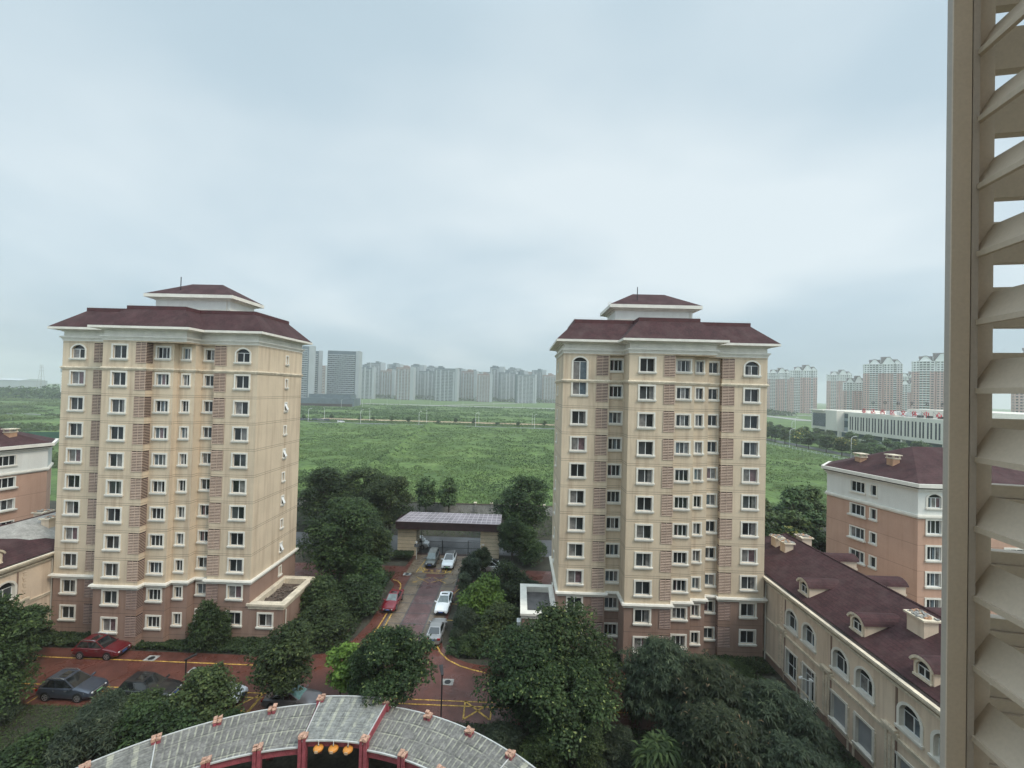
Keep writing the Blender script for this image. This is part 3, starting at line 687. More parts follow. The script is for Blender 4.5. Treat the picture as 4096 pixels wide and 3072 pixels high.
# painted markings
mk=MB()
def line(p,q,w_=.13,z=.022):
    p=Vector((*p,z)); q=Vector((*q,z)); d=(q-p).normalized(); s=Vector((-d.y,d.x,0))*w_/2
    mk.face([p-s,q-s,q+s,p+s])
def poly(pts,w_=.13,z=.022):
    for a,b in zip(pts,pts[1:]): line(a,b,w_,z)
line((-47.5,41),(-22.5,41)); line((7,41.15),(24,41.15)); line((-58,37.35),(24,37.35),.11); line((-58,36.8),(24,36.8),.13)
poly([(-47.5,41),(-47.2,39.6),(-46.4,40.6)])
for x in (-40.9,-34.6,-28.3,-22.0,-16.0,-10.2): line((x,36.8),(x,35.1))
poly([(-22.1,37.35),(-23.9,35.1)]); line((-22.1,37.35),(-22.1,35.1)); line((-23.9,35.6),(-22.1,35.1))
# hatched no-parking box
line((-4.1,37.4),(-4.0,35.3)); line((-4.1,37.4),(-1.8,35.4),.16); line((-2.2,36.95),(-4.0,35.35),.16); line((-1.75,37.0),(-1.75,35.4)); line((-16.2,37.35),(-15.2,36.6),.13); line((-15.2,36.6),(-14.5,37.0))
arcp=[(-2.6,41.2),(-3.9,41.55),(-5.3,42.1),(-6.6,42.95),(-7.6,44.1),(-8.15,45.2),(-8.3,46.8)]
poly(arcp,.15); poly([(-16.95,43.2),(-16.2,44.6),(-15.75,46),(-15.5,48),(-15.45,51.3)],.14); poly([(-14.85,51.2),(-14.75,45.4),(-16.1,45.3)],.12); poly([(-17.8,42.6),(-16.95,43.2)],.14)
poly([(-17.4,60.2),(-16.6,59.8),(-16.0,59.0),(-15.7,58),(-15.6,57.0)],.15); poly([(-8.2,56.6),(-7.7,57.8),(-7.2,59.0)],.14); line((-8.3,54.0),(-7.3,54.0),.1); line((-8.3,50.2),(-7.2,50.2),.1)
line((-13.72,62.85),(-10.45,62.75),.14); line((-13.72,62.85),(-13.75,64.7),.14); line((-10.45,62.75),(-10.4,64.4),.14)
poly([(-14.5,63.2),(-13.75,64.5),(-14.5,64.6),(-13.72,62.9)],.14); line((-14.75,62.8),(-14.3,68.2),.12); poly([(-10.45,62.75),(-9.65,63.8),(-9.75,62.85)],.14)
for x in (-13.4,-10.9):
    line((x-1.0,59.7),(x+1.2,61.3),.09); line((x+1.2,59.6),(x-.9,61.3),.09)
line((-14.5,59.6),(-13.9,59.72),.16)
structure(mk.build('road_markings','yellow'))
def text_mesh(name,body,size,m,ext=.0,align='CENTER'):
    c=bpy.data.curves.new(name,'FONT'); c.body=body; c.size=size; c.extrude=ext; c.align_x=align; c.align_y='CENTER'
    o=bpy.data.objects.new(name,c); COL.objects.link(o); bpy.context.view_layer.update()
    me=bpy.data.meshes.new_from_object(o.evaluated_get(bpy.context.evaluated_depsgraph_get())); bpy.data.objects.remove(o); bpy.data.curves.remove(c)
    me.materials.clear(); me.materials.append(M_[m] if isinstance(m,str) else m); me.name=name; return me
t=link('road_lettering',text_mesh('road_lettering','消 防 车 道',.72,'yellow')); t.location=(-12.1,63.65,.024); t.rotation_euler=(0,0,math.pi); t.scale=(1,1.3,1); structure(t)
b=MB(); b.box(-13.6,-10.5,62.95,64.4,.0165,.0195); structure(b.build('road_panel','redpave2'))
for i,(x,y) in enumerate(((-35.8,41.4),(-30.2,39.95),(-6.05,39.7),(-15.9,62.1))):
    m=MB(); m.box(-.55,.55,-.42,.42,0,.012,0); m.prism([(.3*math.cos(a*math.pi/8),.3*math.sin(a*math.pi/8)) for a in range(16)],.012,.02,1)
    o=m.build('manhole_cover',['concrete','black'],None,loc=(x,y,.018)); tag(o,['manhole in a pale square slab right of the red hatchback SUV','manhole in a pale square slab in the road behind the black car','manhole by the curved yellow line near the black lamp post','drain grate beside the clipped hedge at the gate'][i],'manhole','manholes in the red road')
# ------------------------------------------------------------------ gatehouse
G=thing('gatehouse','wide entrance gate of two cream stone piers under a dark brown canopy','gatehouse',(-11,69,0))
for x0,x1 in ((-8.4,-5.35),(5.2,8.25)):
    p=MB(); p.box(x0,x1,0,2.4,0,4.45,0)
    for i in range(1,7): p.box(x0-.004,x1+.004,-.004,2.404,.62*i,.62*i+.035,1)
    p.build('pier',['stonecream','dark'],G)
c=MB(); P=[(-8.6,-.7),(8.55,-.7),(8.55,2.9),(-8.6,2.9)]
c.prism(P,4.5,5.35,0); c.band(P,5.35,5.72,.06,-.1)
for i in range(1,14): c.box(-8.6+1.225*i,-8.57+1.225*i,-.712,-.7,4.5,5.34,1)
c.build('canopy',['fascia','ridge'],G)
r=MB(); nx,ny=21,4; 
def rp_(u,v):
    xl=-8.55+1.5*v; x=xl+(8.5-xl)*u; return (x,-.68+3.0*v,5.74+.75*v)
M_['skylight']=mat('rooflight_panel',(.25,.22,.24),.22,.3,.6); M_['skybar']=mat('rooflight_bar',(.50,.46,.47),.5,.1)
for i in range(nx):
    for j in range(ny):
        a,b2,c2,d2=(i+.05)/nx,(i+.95)/nx,(j+.07)/ny,(j+.93)/ny
        r.face([Vector(rp_(a,c2))+Vector((0,0,.03)),Vector(rp_(b2,c2))+Vector((0,0,.03)),Vector(rp_(b2,d2))+Vector((0,0,.03)),Vector(rp_(a,d2))+Vector((0,0,.03))],0)
r.face([rp_(0,0),rp_(1,0),rp_(1,1),rp_(0,1)],1); r.face([rp_(1,0),(8.5,2.9,5.5),rp_(1,1)],2); r.face([rp_(0,1),rp_(1,1),(8.5,2.9,5.6),(-8.5,2.9,5.6)],2); r.face([rp_(0,0),rp_(0,1),(-8.5,2.9,5.6)],2)
r.build('canopy_roof',['skylight','skybar','fascia'],G)
f=MB()
for i in range(88): x=-5.2+10.35*i/87; f.box(x-.02,x+.02,.5,.53,.05,2.3)
for z in (.12,1.25,2.25): f.box(-5.3,5.2,.49,.54,z,z+.05)
for x in (-1.1,3.15): f.box(x-.05,x+.05,.45,.57,0,2.5)
f.box(3.15,5.2,.48,.56,2.5,2.56); f.build('fence_leaf','black',G)
s=MB(); s.tube([(-4.55,.3,0),(-4.55,.3,4.45)],.06,6)
for z,rr_ in ((.8,.3),(1.5,.34),(2.3,.3),(3.0,.34),(3.75,.3)):
    s.tube([(-4.95+rr_*math.cos(a*.5)*(1-a*.045),.3,z+rr_*math.sin(a*.5)*(1-a*.045)) for a in range(15)],.028,5)
s.tube([(-5.3,.3,.3),(-5.3,.3,4.4)],.03,5); s.build('iron_scrollwork','black',G)
cp=thing('camera_pole','white pole with solar panel and camera beside the left gate pier','camera pole',(-15.9,67.6,0)); m=MB(); m.tube([(0,0,0),(0,0,2.7)],.05,6); m.build('pole','lampwhite',cp)
m=MB(); m.hexa([(-.38,-.3,2.05),(.38,-.3,2.05),(.38,.1,2.4),(-.38,.1,2.4),(-.38,-.32,2.09),(.38,-.32,2.09),(.38,.08,2.44),(-.38,.08,2.44)]); m.build('solar_panel','black',cp); m=MB(); m.box(-.08,.08,-.25,.05,2.62,2.78); m.box(-.2,-.05,-.1,.02,2.7,2.9); m.build('camera','lampwhite',cp)
cq=thing('camera_pole','slim white pole with camera arm against the right gate pier','camera pole',(-5.7,68.3,0)); m=MB(); m.tube([(0,0,0),(0,0,2.35),(.35,0,2.4)],.04,6); m.build('pole','lampwhite',cq); m=MB(); m.box(.3,.6,-.06,.06,2.34,2.46); m.build('camera','lampwhite',cq)
wl=thing('boundary_wall','long weathered grey concrete wall with capped piers behind the street','wall',(0,93.2,0)); m=MB(); m.box(-75,75,0,.24,0,2.05,0); m.box(-75,75,-.05,.29,2.05,2.17,1); m.build('wall',['concrete','bark'],wl)
for i,x in enumerate((-45,-38,-31.5,-24.6,-19.3,-14.6,-9.2,-5.6,0,6,12,20,28,36,44,52,60)):
    m=MB(); m.box(-.22,.22,-.14,.38,0,2.35,0); m.box(-.32,.32,-.24,.48,2.35,2.52,1); m.build('pier',['concrete','trim2'],wl,loc=(x,0,0))
m=MB(); m.box(.13,.6,-.05,.2,1.9,2.25)
# ------------------------------------------------------------------ curved pergola
CX,CY,RI,RO=-11.88,11.45,17.15,20.6
def pol(r,a): return (CX+r*math.sin(R(a)),CY+r*math.cos(R(a)))
PG=thing('pergola','curved walkway with grey weathered roof sheets on fluted red posts','pergola',(CX,CY+18,0))
OFF=Vector((-CX,-CY-18,0))
def roofmat(name,rad,tang,col,light):
    """weathered translucent sheet: soft radial and tangential bands"""
    m=mat(name,col,.6,.3,1.6,fine=.3,fscale=6); t,b,c=base_link(m); g=t.nodes.new('ShaderNodeNewGeometry')
    s=t.nodes.new('ShaderNodeSeparateXYZ'); t.links.new(g.outputs['Position'],s.inputs[0])
    dx=math2(t,'ADD',s.outputs[0],-CX); dy=math2(t,'ADD',s.outputs[1],-CY); an=math2(t,'ARCTAN2',dx,dy); rad_=math2(t,'SQRT',math2(t,'ADD',math2(t,'MULTIPLY',dx,dx),math2(t,'MULTIPLY',dy,dy)),None)
    n=noise(t,g.outputs['Position'],3,3,.6)
    wob=math2(t,'MULTIPLY',n.outputs['Fac'],.12)
    for val,per,wd,cc,am in ((an,rad,.24,light,.75),(math2(t,'ADD',an,.013),rad*1.0,.10,(.07,.07,.065),.6),(rad_,tang,.09,(.05,.05,.045),.7),(math2(t,'ADD',rad_,.1),tang,.07,light,.6)):
        f=math2(t,'FRACT',math2(t,'ADD',math2(t,'DIVIDE',val,per),wob),None); f=math2(t,'LESS_THAN',f,wd)
        n2=noise(t,g.outputs['Position'],1.3,4,.7); k=ramp(t,n2.outputs['Fac'],[(.38,(0,0,0)),(.62,(am,)*3)])
        c=mixin(t,b,c,math2(t,'MULTIPLY',f,k.outputs[0]),cc)
    return m
M_['sheet']=roofmat('weathered_sheet',R(1.18),1.16,(.165,.160,.150),(.43,.43,.33))
M_['sheet2']=roofmat('weathered_sheet_mid',R(2.7),.43,(.21,.215,.205),(.46,.46,.36))
M_['sheet3']=roofmat('weathered_sheet_end',R(3.5),.46,(.18,.178,.165),(.45,.44,.34))
AN=[7.0,16.4,26.0,35.5,45,54.5]
segs=[(-54,-35.6,3.2,'sheet3',.12),(-35.6,-7.0,3.15,'sheet',0),(-7.0,7.0,3.65,'sheet2',.1),(7.0,35.6,3.15,'sheet',0),(35.6,54,3.2,'sheet3',.12)]
for a0,a1_,z,mm,ex in segs:
    m=MB(); n=max(4,int(abs(a1_-a0)/1.6)); ri,ro=RI-.15-ex,RO+.12+ex*.5
    for i in range(n):
        a,b2=a0+(a1_-a0)*i/n,a0+(a1_-a0)*(i+1)/n
        q=[pol(ri,b2),pol(ri,a),pol(ro,a),pol(ro,b2)]; zz=[z,z,z+.12,z+.12]
        m.hexa([(*p,h) for p,h in zip(q,zz)]+[(*p,h+.05) for p,h in zip(q,zz)],0)
        for rr_,zq in ((ri-.02,z),(ro+.02,z+.12)):
            w0,w1=rr_-.045,rr_+.045; m.hexa([(*pol(w0,b2),zq),(*pol(w0,a),zq),(*pol(w1,a),zq),(*pol(w1,b2),zq),(*pol(w0,b2),zq+.09),(*pol(w0,a),zq+.09),(*pol(w1,a),zq+.09),(*pol(w1,b2),zq+.09)],1)
    for a in (a0,a1_):
        if mm!='sheet': 
            p,q=Vector((*pol(ri,a),z+.07)),Vector((*pol(ro,a),z+.19)); m.tube([p,q],.045,5,1)
    for v in range(len(m.v)): m.v[v]=tuple(Vector(m.v[v])+OFF)
    m.build('roof_sheet',[mm,'gutter'],PG)
    if ex and mm=='sheet2':   # red gable cheeks of the raised bay
        for a in (a0,a1_):
            k=MB(); s=.25
            k.hexa([(*pol(ri,a-s),3.1),(*pol(ri,a+s),3.1),(*pol(ro,a+s),3.22),(*pol(ro,a-s),3.22),(*pol(ri,a-s),z+.03),(*pol(ri,a+s),z+.03),(*pol(ro,a+s),z+.15),(*pol(ro,a-s),z+.15)])
            for v in range(len(k.v)): k.v[v]=tuple(Vector(k.v[v])+OFF)
            k.build('side_beam','redpost',PG)
    for rr_ in (RI+.02,RO-.12):
        k=MB(); zb=z-.52
        for i in range(n):
            a,b2=a0+(a1_-a0)*i/n,a0+(a1_-a0)*(i+1)/n; w0,w1=rr_-.07,rr_+.07
            k.hexa([(*pol(w0,b2),zb),(*pol(w0,a),zb),(*pol(w1,a),zb),(*pol(w1,b2),zb),(*pol(w0,b2),zb+.5),(*pol(w0,a),zb+.5),(*pol(w1,a),zb+.5),(*pol(w1,b2),zb+.5)])
        for v in range(len(k.v)): k.v[v]=tuple(Vector(k.v[v])+OFF)
        k.build('ring_beam','redpost',PG)
def post(a,r,top):
    p=MB(); 
    for ux in (-.14,.14):
        for uy in (-.14,.14): p.box(ux-.10,ux+.10,uy-.10,uy+.10,0,top,0)
    p.box(-.17,.17,-.17,.17,0,top-.1,1)
    x,y=pol(r,a); o=p.build('post',['redpost','redpost'],PG,loc=Vector((x,y,0))+OFF); o.rotation_euler=(0,0,-R(a))
    c=MB(); rr=random.Random(int(a*10+r))
    for ux in (-.14,.14):
        for uy in (-.14,.14):
            s=.125; h=rr.uniform(.06,.2); c.hexa([(ux+i*s*rr.uniform(.8,1.2),uy+j*s*rr.uniform(.8,1.2),top+(0 if k<4 else h*rr.uniform(.5,1.2))) for k,(i,j) in enumerate([(-1,-1),(1,-1),(1,1),(-1,1)]*2)])
    c.build('broken_cap','peach',o)
for s in (-1,1):
    for i,a in enumerate(AN):
        post(s*a,RI-.1,3.88 if i==0 else 3.45); post(s*a,RO-.15,3.95 if i==0 else 3.52)
for i,a in enumerate((-3.3,0.1,3.5)):
    x,y=pol(RI-.32,a); ln=thing('lantern',['round orange lantern, leftmost of the three under the raised pergola bay','round orange lantern, middle of the three under the raised pergola bay','round orange lantern, rightmost of the three under the raised pergola bay'][i],'lantern',(x,y,3.22),0,'orange lanterns on the pergola')
    m=MB(); n=14; pts=[(0,0,.33)]; 
    prof=[(0.06,.18),(.22,.14),(.31,.07),(.33,0),(.31,-.07),(.22,-.14),(.06,-.18)]
    for (r1,z1),(r2,z2) in zip(prof,prof[1:]):
        for j in range(n):
            a1,a2=2*math.pi*j/n,2*math.pi*(j+1)/n
            m.face([(r2*math.cos(a1),r2*math.sin(a1),z2),(r2*math.cos(a2),r2*math.sin(a2),z2),(r1*math.cos(a2),r1*math.sin(a2),z1),(r1*math.cos(a1),r1*math.sin(a1),z1)])
    m.build('shade','lantern',ln,smooth=True); k=MB(); k.tube([(0,0,.2),(0,0,.5)],.03,6); k.tube([(0,0,-.2),(0,0,-.27)],.06,8); k.build('cap','lampwhite',ln)
    k=MB()
    for px,pz,w_,h_ in ((0,.1,.2,.03),(0,0,.24,.03),(0,-.1,.2,.03),(-.09,0,.03,.24),(.09,0,.03,.24)): k.box(px-w_/2,px+w_/2,-.345,-.31,pz*.6-h_/3,pz*.6+h_/3)
    k.build('print','lantern2',ln)
# ------------------------------------------------------------------ louvred screen beside the camera
A_=Vector((math.sin(R(10.6)),math.cos(R(10.6)),0)); B_=Vector((A_.y,-A_.x,0)); O_=Vector((1.495,1.40,0))
SC=thing('louvred_screen','tall taupe metal louvred screen close by at the right edge','louvred screen',(1.495,1.40,25.5))
def LP(a,b,z): return O_+A_*a+B_*b+Vector((0,0,z))-Vector((1.495,1.40,25.5))
def lbox(m,a0,a1,b0,b1,z0,z1,mi=0): m.hexa([LP(a0,b0,z0),LP(a0,b1,z0),LP(a1,b1,z0),LP(a1,b0,z0),LP(a0,b0,z1),LP(a0,b1,z1),LP(a1,b1,z1),LP(a1,b0,z1)],mi)
m=MB(); lbox(m,.0,.006,-.076,-.0235,25.2,30.6,0); lbox(m,.004,.008,-.0235,-.0195,25.2,30.6,2); lbox(m,.002,.11,-.0195,0,25.2,30.6,1); lbox(m,.03,.11,0,.062,25.2,30.6,0)
m.build('post',['taupe','taupe2','dark'],SC)
for i in range(22):
    z=28.665-.2245*i+.2245*6
    m=MB(); pr=[(0,0),(.060,.102),(.066,.098),(.012,-.008)]
    m.hexa([LP(-.75,pr[0][0],z+pr[0][1]),LP(-.75,pr[3][0],z+pr[3][1]),LP(.03,pr[3][0],z+pr[3][1]),LP(.03,pr[0][0],z+pr[0][1]),LP(-.75,pr[1][0],z+pr[1][1]),LP(-.75,pr[2][0],z+pr[2][1]),LP(.03,pr[2][0],z+pr[2][1]),LP(.03,pr[1][0],z+pr[1][1])])
    lbox(m,-.75,.03,-.006,.010,z-.012,z+.006)
    m.build('slat','taupe',SC)
    m=MB(); zb=z-.006; a=.095
    for k in range(3): m.hexa([LP(a+.0,.06,zb+.046*k),LP(a+.0,1.2,zb+.046*k),LP(a+.035,1.2,zb+.046*k),LP(a+.035,.05,zb+.046*k),LP(a-.012,.06,zb+.044+.046*k),LP(a-.012,1.2,zb+.044+.046*k),LP(a+.02,1.2,zb+.044+.046*k),LP(a+.02,.05,zb+.044+.046*k)])
    m.build('front_slat','taupe',SC)
OB=thing('apartment_tower','unseen cream block the view is taken from, shaped to shade the louvred screen','apartment tower',(0,-.6,0)); m=MB(); m.box(-30,-1.1,-13,0,0,36); m.box(2.9,30,-13,1.7,0,36)  # unseen; right mass added to darken the screen, gap left to light its post
m.build('wall','cream',OB); m=MB(); m.box(-31,-.9,-14,.3,36,36.5); m.box(2.7,31,-14,2.0,36,36.5); m.build('roof','trim',OB)
# ------------------------------------------------------------------ plants
def lobes_for(rg,n,r,z0,z1,shape):
    out=[]
    for i in range(n):
        u=rg.uniform(0,1) if i else .95
        z=z0+(z1-z0)*u
        k={'round':math.sqrt(max(.05,1-(2*u-1)**2)),'cone':1.05-u*.85,'vase':.35+.75*math.sqrt(u)*(1.15-.6*u*u),'dome':math.sqrt(max(.04,1-u*u*.96))}[shape]
        a=rg.uniform(0,2*math.pi); q=r*k*math.sqrt(rg.uniform(.12,1))*.72
        out.append((np.array([q*math.cos(a),q*math.sin(a),z]),r*rg.uniform(.26,.44)*(1.15-.4*u)))
    return out
def tree_meshes(kind,seed,h,r,trunk_h,leaf,n_leaf,n_lobe,lsize,shape='round',aspect=.5,frond=False,bark='bark',base_low=None):
    rg=np.random.default_rng(seed)
    z0=trunk_h if base_low is None else base_low; lb=lobes_for(rg,n_lobe,r,z0+(h-z0)*.16,h-r*.2,shape)
    tr=MB(); th=max(.05,r*.045)
    lean=rg.normal(size=2)*.12
    top=(lean[0]*2,lean[1]*2,h*.62); tr.tube([(0,0,-.3),(lean[0]*.3,lean[1]*.3,h*.2),(lean[0],lean[1],h*.4),top],[th*1.25,th,th*.75,th*.4],7)
    for c,q in lb[:14]:
        f=rg.uniform(.25,.55); s=(lean[0]*f*2,lean[1]*f*2,h*f*.9); mid=((s[0]+c[0])/2,(s[1]+c[1])/2,(s[2]+c[2])/2+.15*r)
        tr.tube([s,mid,tuple(c)],[th*.5,th*.33,th*.12],5,cap=False)
    Ps=[];Ns=[];Ts=[]
    wts=np.array([q*q for c,q in lb]); wts/=wts.sum()
    for (c,q),wt in zip(lb,wts):
        n=int(n_leaf*wt); d=rg.normal(size=(n,3)); d/=np.linalg.norm(d,axis=1)[:,None]; d[:,2]=np.where(d[:,2]<-.35,-d[:,2],d[:,2])
        # uneven surface: twigs stick out, gaps between them
        tw=rg.normal(size=(26,3)); tw/=np.linalg.norm(tw,axis=1)[:,None]; near=(d@tw.T).max(1)
        rad=q*(.62+.55*np.clip((near-.80)/.2,0,1)*rg.uniform(.5,1.15,n)+rg.normal(size=n)*.06)
        rad=np.where(rg.uniform(size=n)<.2,q*rg.uniform(.2,.7,n),rad)
        Ps.append(c+d*rad[:,None]*np.array([1,1,.85])); Ns.append(d*.6+np.array([0,0,.75])); lt=rg.uniform(-.16,.16)
        Ts.append(np.clip(rg.beta(2,3.2,n)*.72+lt+.1*near,0,1))
    P=np.concatenate(Ps); Nn=np.concatenate(Ns); T=np.concatenate(Ts)
    Nn/=np.linalg.norm(Nn,axis=1)[:,None]
    if frond:
        k=11; n=len(P); az=rg.uniform(0,2*np.pi,(n,1))+np.arange(k)*2*np.pi/k+rg.normal(size=(n,k))*.2; el=rg.uniform(-.75,.55,(n,k))
        D=np.stack([np.cos(az)*np.cos(el),np.sin(az)*np.cos(el),np.sin(el)],2).reshape(-1,3); P=np.repeat(P,k,0); T=np.clip(np.repeat(T,k)+rg.normal(size=n*k)*.1,0,1)
        Lh=(lsize*rg.uniform(.6,1.25,n*k))[:,None]; S=np.cross(D,[0,0,1.]); S/=np.linalg.norm(S,axis=1)[:,None]+1e-9
        dr=np.array([0,0,-1.]); V=np.stack([P,P+D*Lh*.55+S*Lh*aspect*.5,P+D*Lh+dr*Lh*.35,P+D*Lh*.55-S*Lh*aspect*.5],1)
    else:
        c=2; P=np.repeat(P,c,0)+rg.normal(size=(len(P)*c,3))*lsize*.7; Nn=np.repeat(Nn,c,0); T=np.clip(np.repeat(T,c)+rg.normal(size=len(T)*c)*.09,0,1)
        V=leaves(rg,P,Nn,lsize,aspect,.45)
    if leaf in('leaf_pod','leaf_yellow','leaf_rust'):   # pale pods / flowers only on outer twigs high in the crown
        g=(rg.uniform(size=len(T))<(.22 if leaf=='leaf_yellow' else .05 if leaf=='leaf_pod' else .018))&(V[:,:,2].mean(1)>z0+(h-z0)*.45); T=np.clip(T*.72,0,.7); T=np.where(g,rg.uniform(.85,1,len(T)),T)
    return MB_mesh(tr,'trunk',[bark]),quads('crown',V,leaf,T)
PROTO={}
def proto(k,*a,**kw): PROTO[k]=(tree_meshes(k,*a,**kw),a[1],a[2])
#            seed  h   r  trunk leaf        n    lobes size
proto('big1',11,12.5,4.7,1.2,'leaf_dark',12000,44,.17,'round')
proto('big2',12,12.0,4.4,1.2,'leaf_mid',11000,42,.18,'round')
proto('big3',13,11.5,4.6,.8,'leaf_dark',11000,44,.18,'dome')
proto('mid1',21,7.5,2.7,1.4,'leaf_mid',8500,26,.125,'round')
proto('mid2',22,8.2,3.2,1.3,'leaf_pod',11000,32,.125,'round',base_low=.9)
proto('mid3',23,8.4,4.2,1.5,'leaf_pod',17000,44,.13,'round',base_low=.3)
proto('mid4',24,7.6,3.8,1.4,'leaf_pod',15000,40,.13,'round',base_low=.2)
proto('lime',31,4.9,1.6,1.2,'leaf_lime',2200,15,.15,'vase')
proto('limebush',32,4.6,2.5,.3,'leaf_lime',4200,20,.16,'dome')
proto('ail1',41,6.6,3.7,1.2,'leaf_blue',3300,46,.37,'dome',aspect=.24,frond=True)
proto('ail2',42,6.0,3.5,1.0,'leaf_rust',3200,46,.36,'dome',aspect=.24,frond=True)
proto('sumac',43,3.0,1.4,.5,'leaf_mid',260,12,.7,'vase',aspect=.2,frond=True)
proto('bush1',51,3.4,2.4,.2,'leaf_dark',6500,24,.12,'dome',base_low=.1)
proto('bush2',52,4.2,2.5,.2,'leaf_mid',7000,26,.12,'dome',base_low=.1)
proto('bush3',53,3.6,2.4,.2,'leaf_blue',7000,24,.15,'dome',aspect=.22,base_low=.1)
proto('low1',54,1.5,1.5,.1,'leaf_mid',1800,14,.13,'dome',base_low=.05)
proto('conif',61,4.8,1.0,.2,'leaf_blue',2600,18,.15,'cone',aspect=.25,base_low=.1)
proto('far1',71,8.5,3.1,1.9,'leaf_far',1900,20,.34,'round')
proto('far2',72,7.5,3.0,1.8,'leaf_yellow',1900,20,.34,'round')
proto('far3',73,9.5,3.3,1.8,'leaf_far',2000,20,.36,'round')
def plant(k,x,y,label,cat='tree',h=None,r=None,rz=None,group=None,name='tree',z=0):
    (tm,cm),ph,pr=PROTO[k]
    t=thing(name,label,cat,(x,y,z),rnd.uniform(0,6.28) if rz is None else rz,group)
    t.scale=((r or pr)/pr,(r or pr)/pr,(h or ph)/ph)
    link('trunk',tm,t); link('crown',cm,t); return t
GD='trees along the driveway'
plant('big1',-23.4,56.5,'tall dense dark-green tree against the right side wall of the left high-rise',h=12.2,r=5.6,group=GD)
plant('big2',-22.8,75.5,'tall dark tree behind the left end of the gatehouse canopy',h=12.0,r=5.0,group=GD)
plant('big3',-37.5,82,'broad tree behind the left high-rise, furthest left beside its side wall',h=11.4,r=6.4,group=GD)
plant('big2',-30.5,85,'mid-green tree behind the tall dense dark tree, left of the gatehouse',h=11.4,r=5.6,group=GD)
plant('big3',-25.6,66.5,'dark tree between the dense dark tree and the gatehouse',h=9.8,r=5.0,group=GD)
plant('mid1',-20.0,60.5,'grey-green young tree leaning over the driveway, left of the gate hedge',h=7.6,r=3.1,group=GD)
plant('bush2',-19.9,55.6,'dark bush at the left driveway edge, above the red saloon',cat='bush',name='bush',h=4.9,r=3.4,group='bushes along the driveway')
plant('bush1',-19.4,51.4,'dark bush at the left driveway edge, beside the red saloon',cat='bush',name='bush',h=4.2,r=3.0,group='bushes along the driveway')
plant('bush2',-22.2,49.3,'mid-green bush in front of the rubble-roofed annex corner',cat='bush',name='bush',h=5.2,r=3.4,group='bushes along the driveway')
plant('bush1',-21.0,46.6,'low dark bush where the driveway curves to the left',cat='bush',name='bush',h=3.6,r=3.2,group='bushes along the driveway')
plant('mid1',-19.2,35.7,'dark-green tree hanging over the grey saloon at the pergola',h=7.3,r=3.0,group='trees by the pergola')
plant('lime',-14.9,36.6,'small bright lime-green tree right of the tree over the grey saloon',h=4.9,r=2.0,group='trees by the pergola')
plant('mid2',-9.9,34.7,'bushy tree with pale pods in the middle of the junction, behind the raised pergola bay',h=7.7,r=3.4,group='trees by the pergola')
plant('mid1',-12.2,35.2,'thin tree joining the bushy pod tree to the lime-green tree',h=6.0,r=1.9,group='trees by the pergola')
plant('mid3',4.6,37.2,'big tree with pale pods in front of the wet-roofed annex',h=9.0,r=4.8,group='trees in front of the right high-rise')
plant('mid4',1.0,35.0,'dark pod tree at the junction, left of the big tree before the annex',h=7.6,r=4.0,group='trees in front of the right high-rise')
plant('mid4',4.6,33.0,'dark tree in front of the big pod tree, nearest the pergola end',h=6.6,r=3.9,group='trees in front of the right high-rise')
plant('ail1',12.4,35.6,'drooping dull-green tree with long leaves in front of the right high-rise bay',h=7.0,r=3.6,group='drooping long-leaved trees')
plant('ail2',15.6,33.6,'drooping tree with some rusty leaf tips, beside the tree before the right high-rise bay',h=6.6,r=3.9,group='drooping long-leaved trees')
plant('ail1',19.2,31.8,'drooping tree closest to the arched windows of the right wing',h=6.2,r=3.7,group='drooping long-leaved trees')
plant('ail2',14.3,29.0,'drooping tree lowest in view, centre of the long-leaved group',h=6.2,r=3.5,group='drooping long-leaved trees')
plant('ail1',17.9,27.2,'drooping tree at the bottom edge beneath the right wing',h=5.6,r=3.4,group='drooping long-leaved trees')
plant('sumac',10.2,35.9,'small palm-like shrub standing by the gap of red paving',cat='shrub',name='shrub',h=3.3,r=1.2,group='palm-like shrubs')
plant('sumac',10.4,29.8,'large palm-like shrub in the dark hollow between the trees',cat='shrub',name='shrub',h=3.6,r=1.7,group='palm-like shrubs')
plant('mid1',5.6,29.9,'slender young blue-green tree in the dark hollow by the pergola end',h=4.2,r=1.35)
plant('bush1',22.6,38.6,'dark bush at the foot of the right wing near its first arched windows',cat='bush',name='bush',h=2.0,r=1.9,group='bushes along the right wing')
plant('bush2',22.9,34.8,'yellow-tipped bush left of the twin-camera pole',cat='bush',name='bush',h=1.9,r=1.7,group='bushes along the right wing')
plant('bush1',24.2,29.6,'bush at the foot of the right wing below the grey shutters',cat='bush',name='bush',h=1.9,r=1.9,group='bushes along the right wing')
plant('bush2',22.2,27.0,'dark bush at the bottom edge near the right wing',cat='bush',name='bush',h=2.6,r=2.4,group='bushes along the right wing')
plant('bush1',20.9,41.5,'dark bush between the right high-rise and the right wing',cat='bush',name='bush',h=1.7,r=2.2,group='bushes along the right wing')
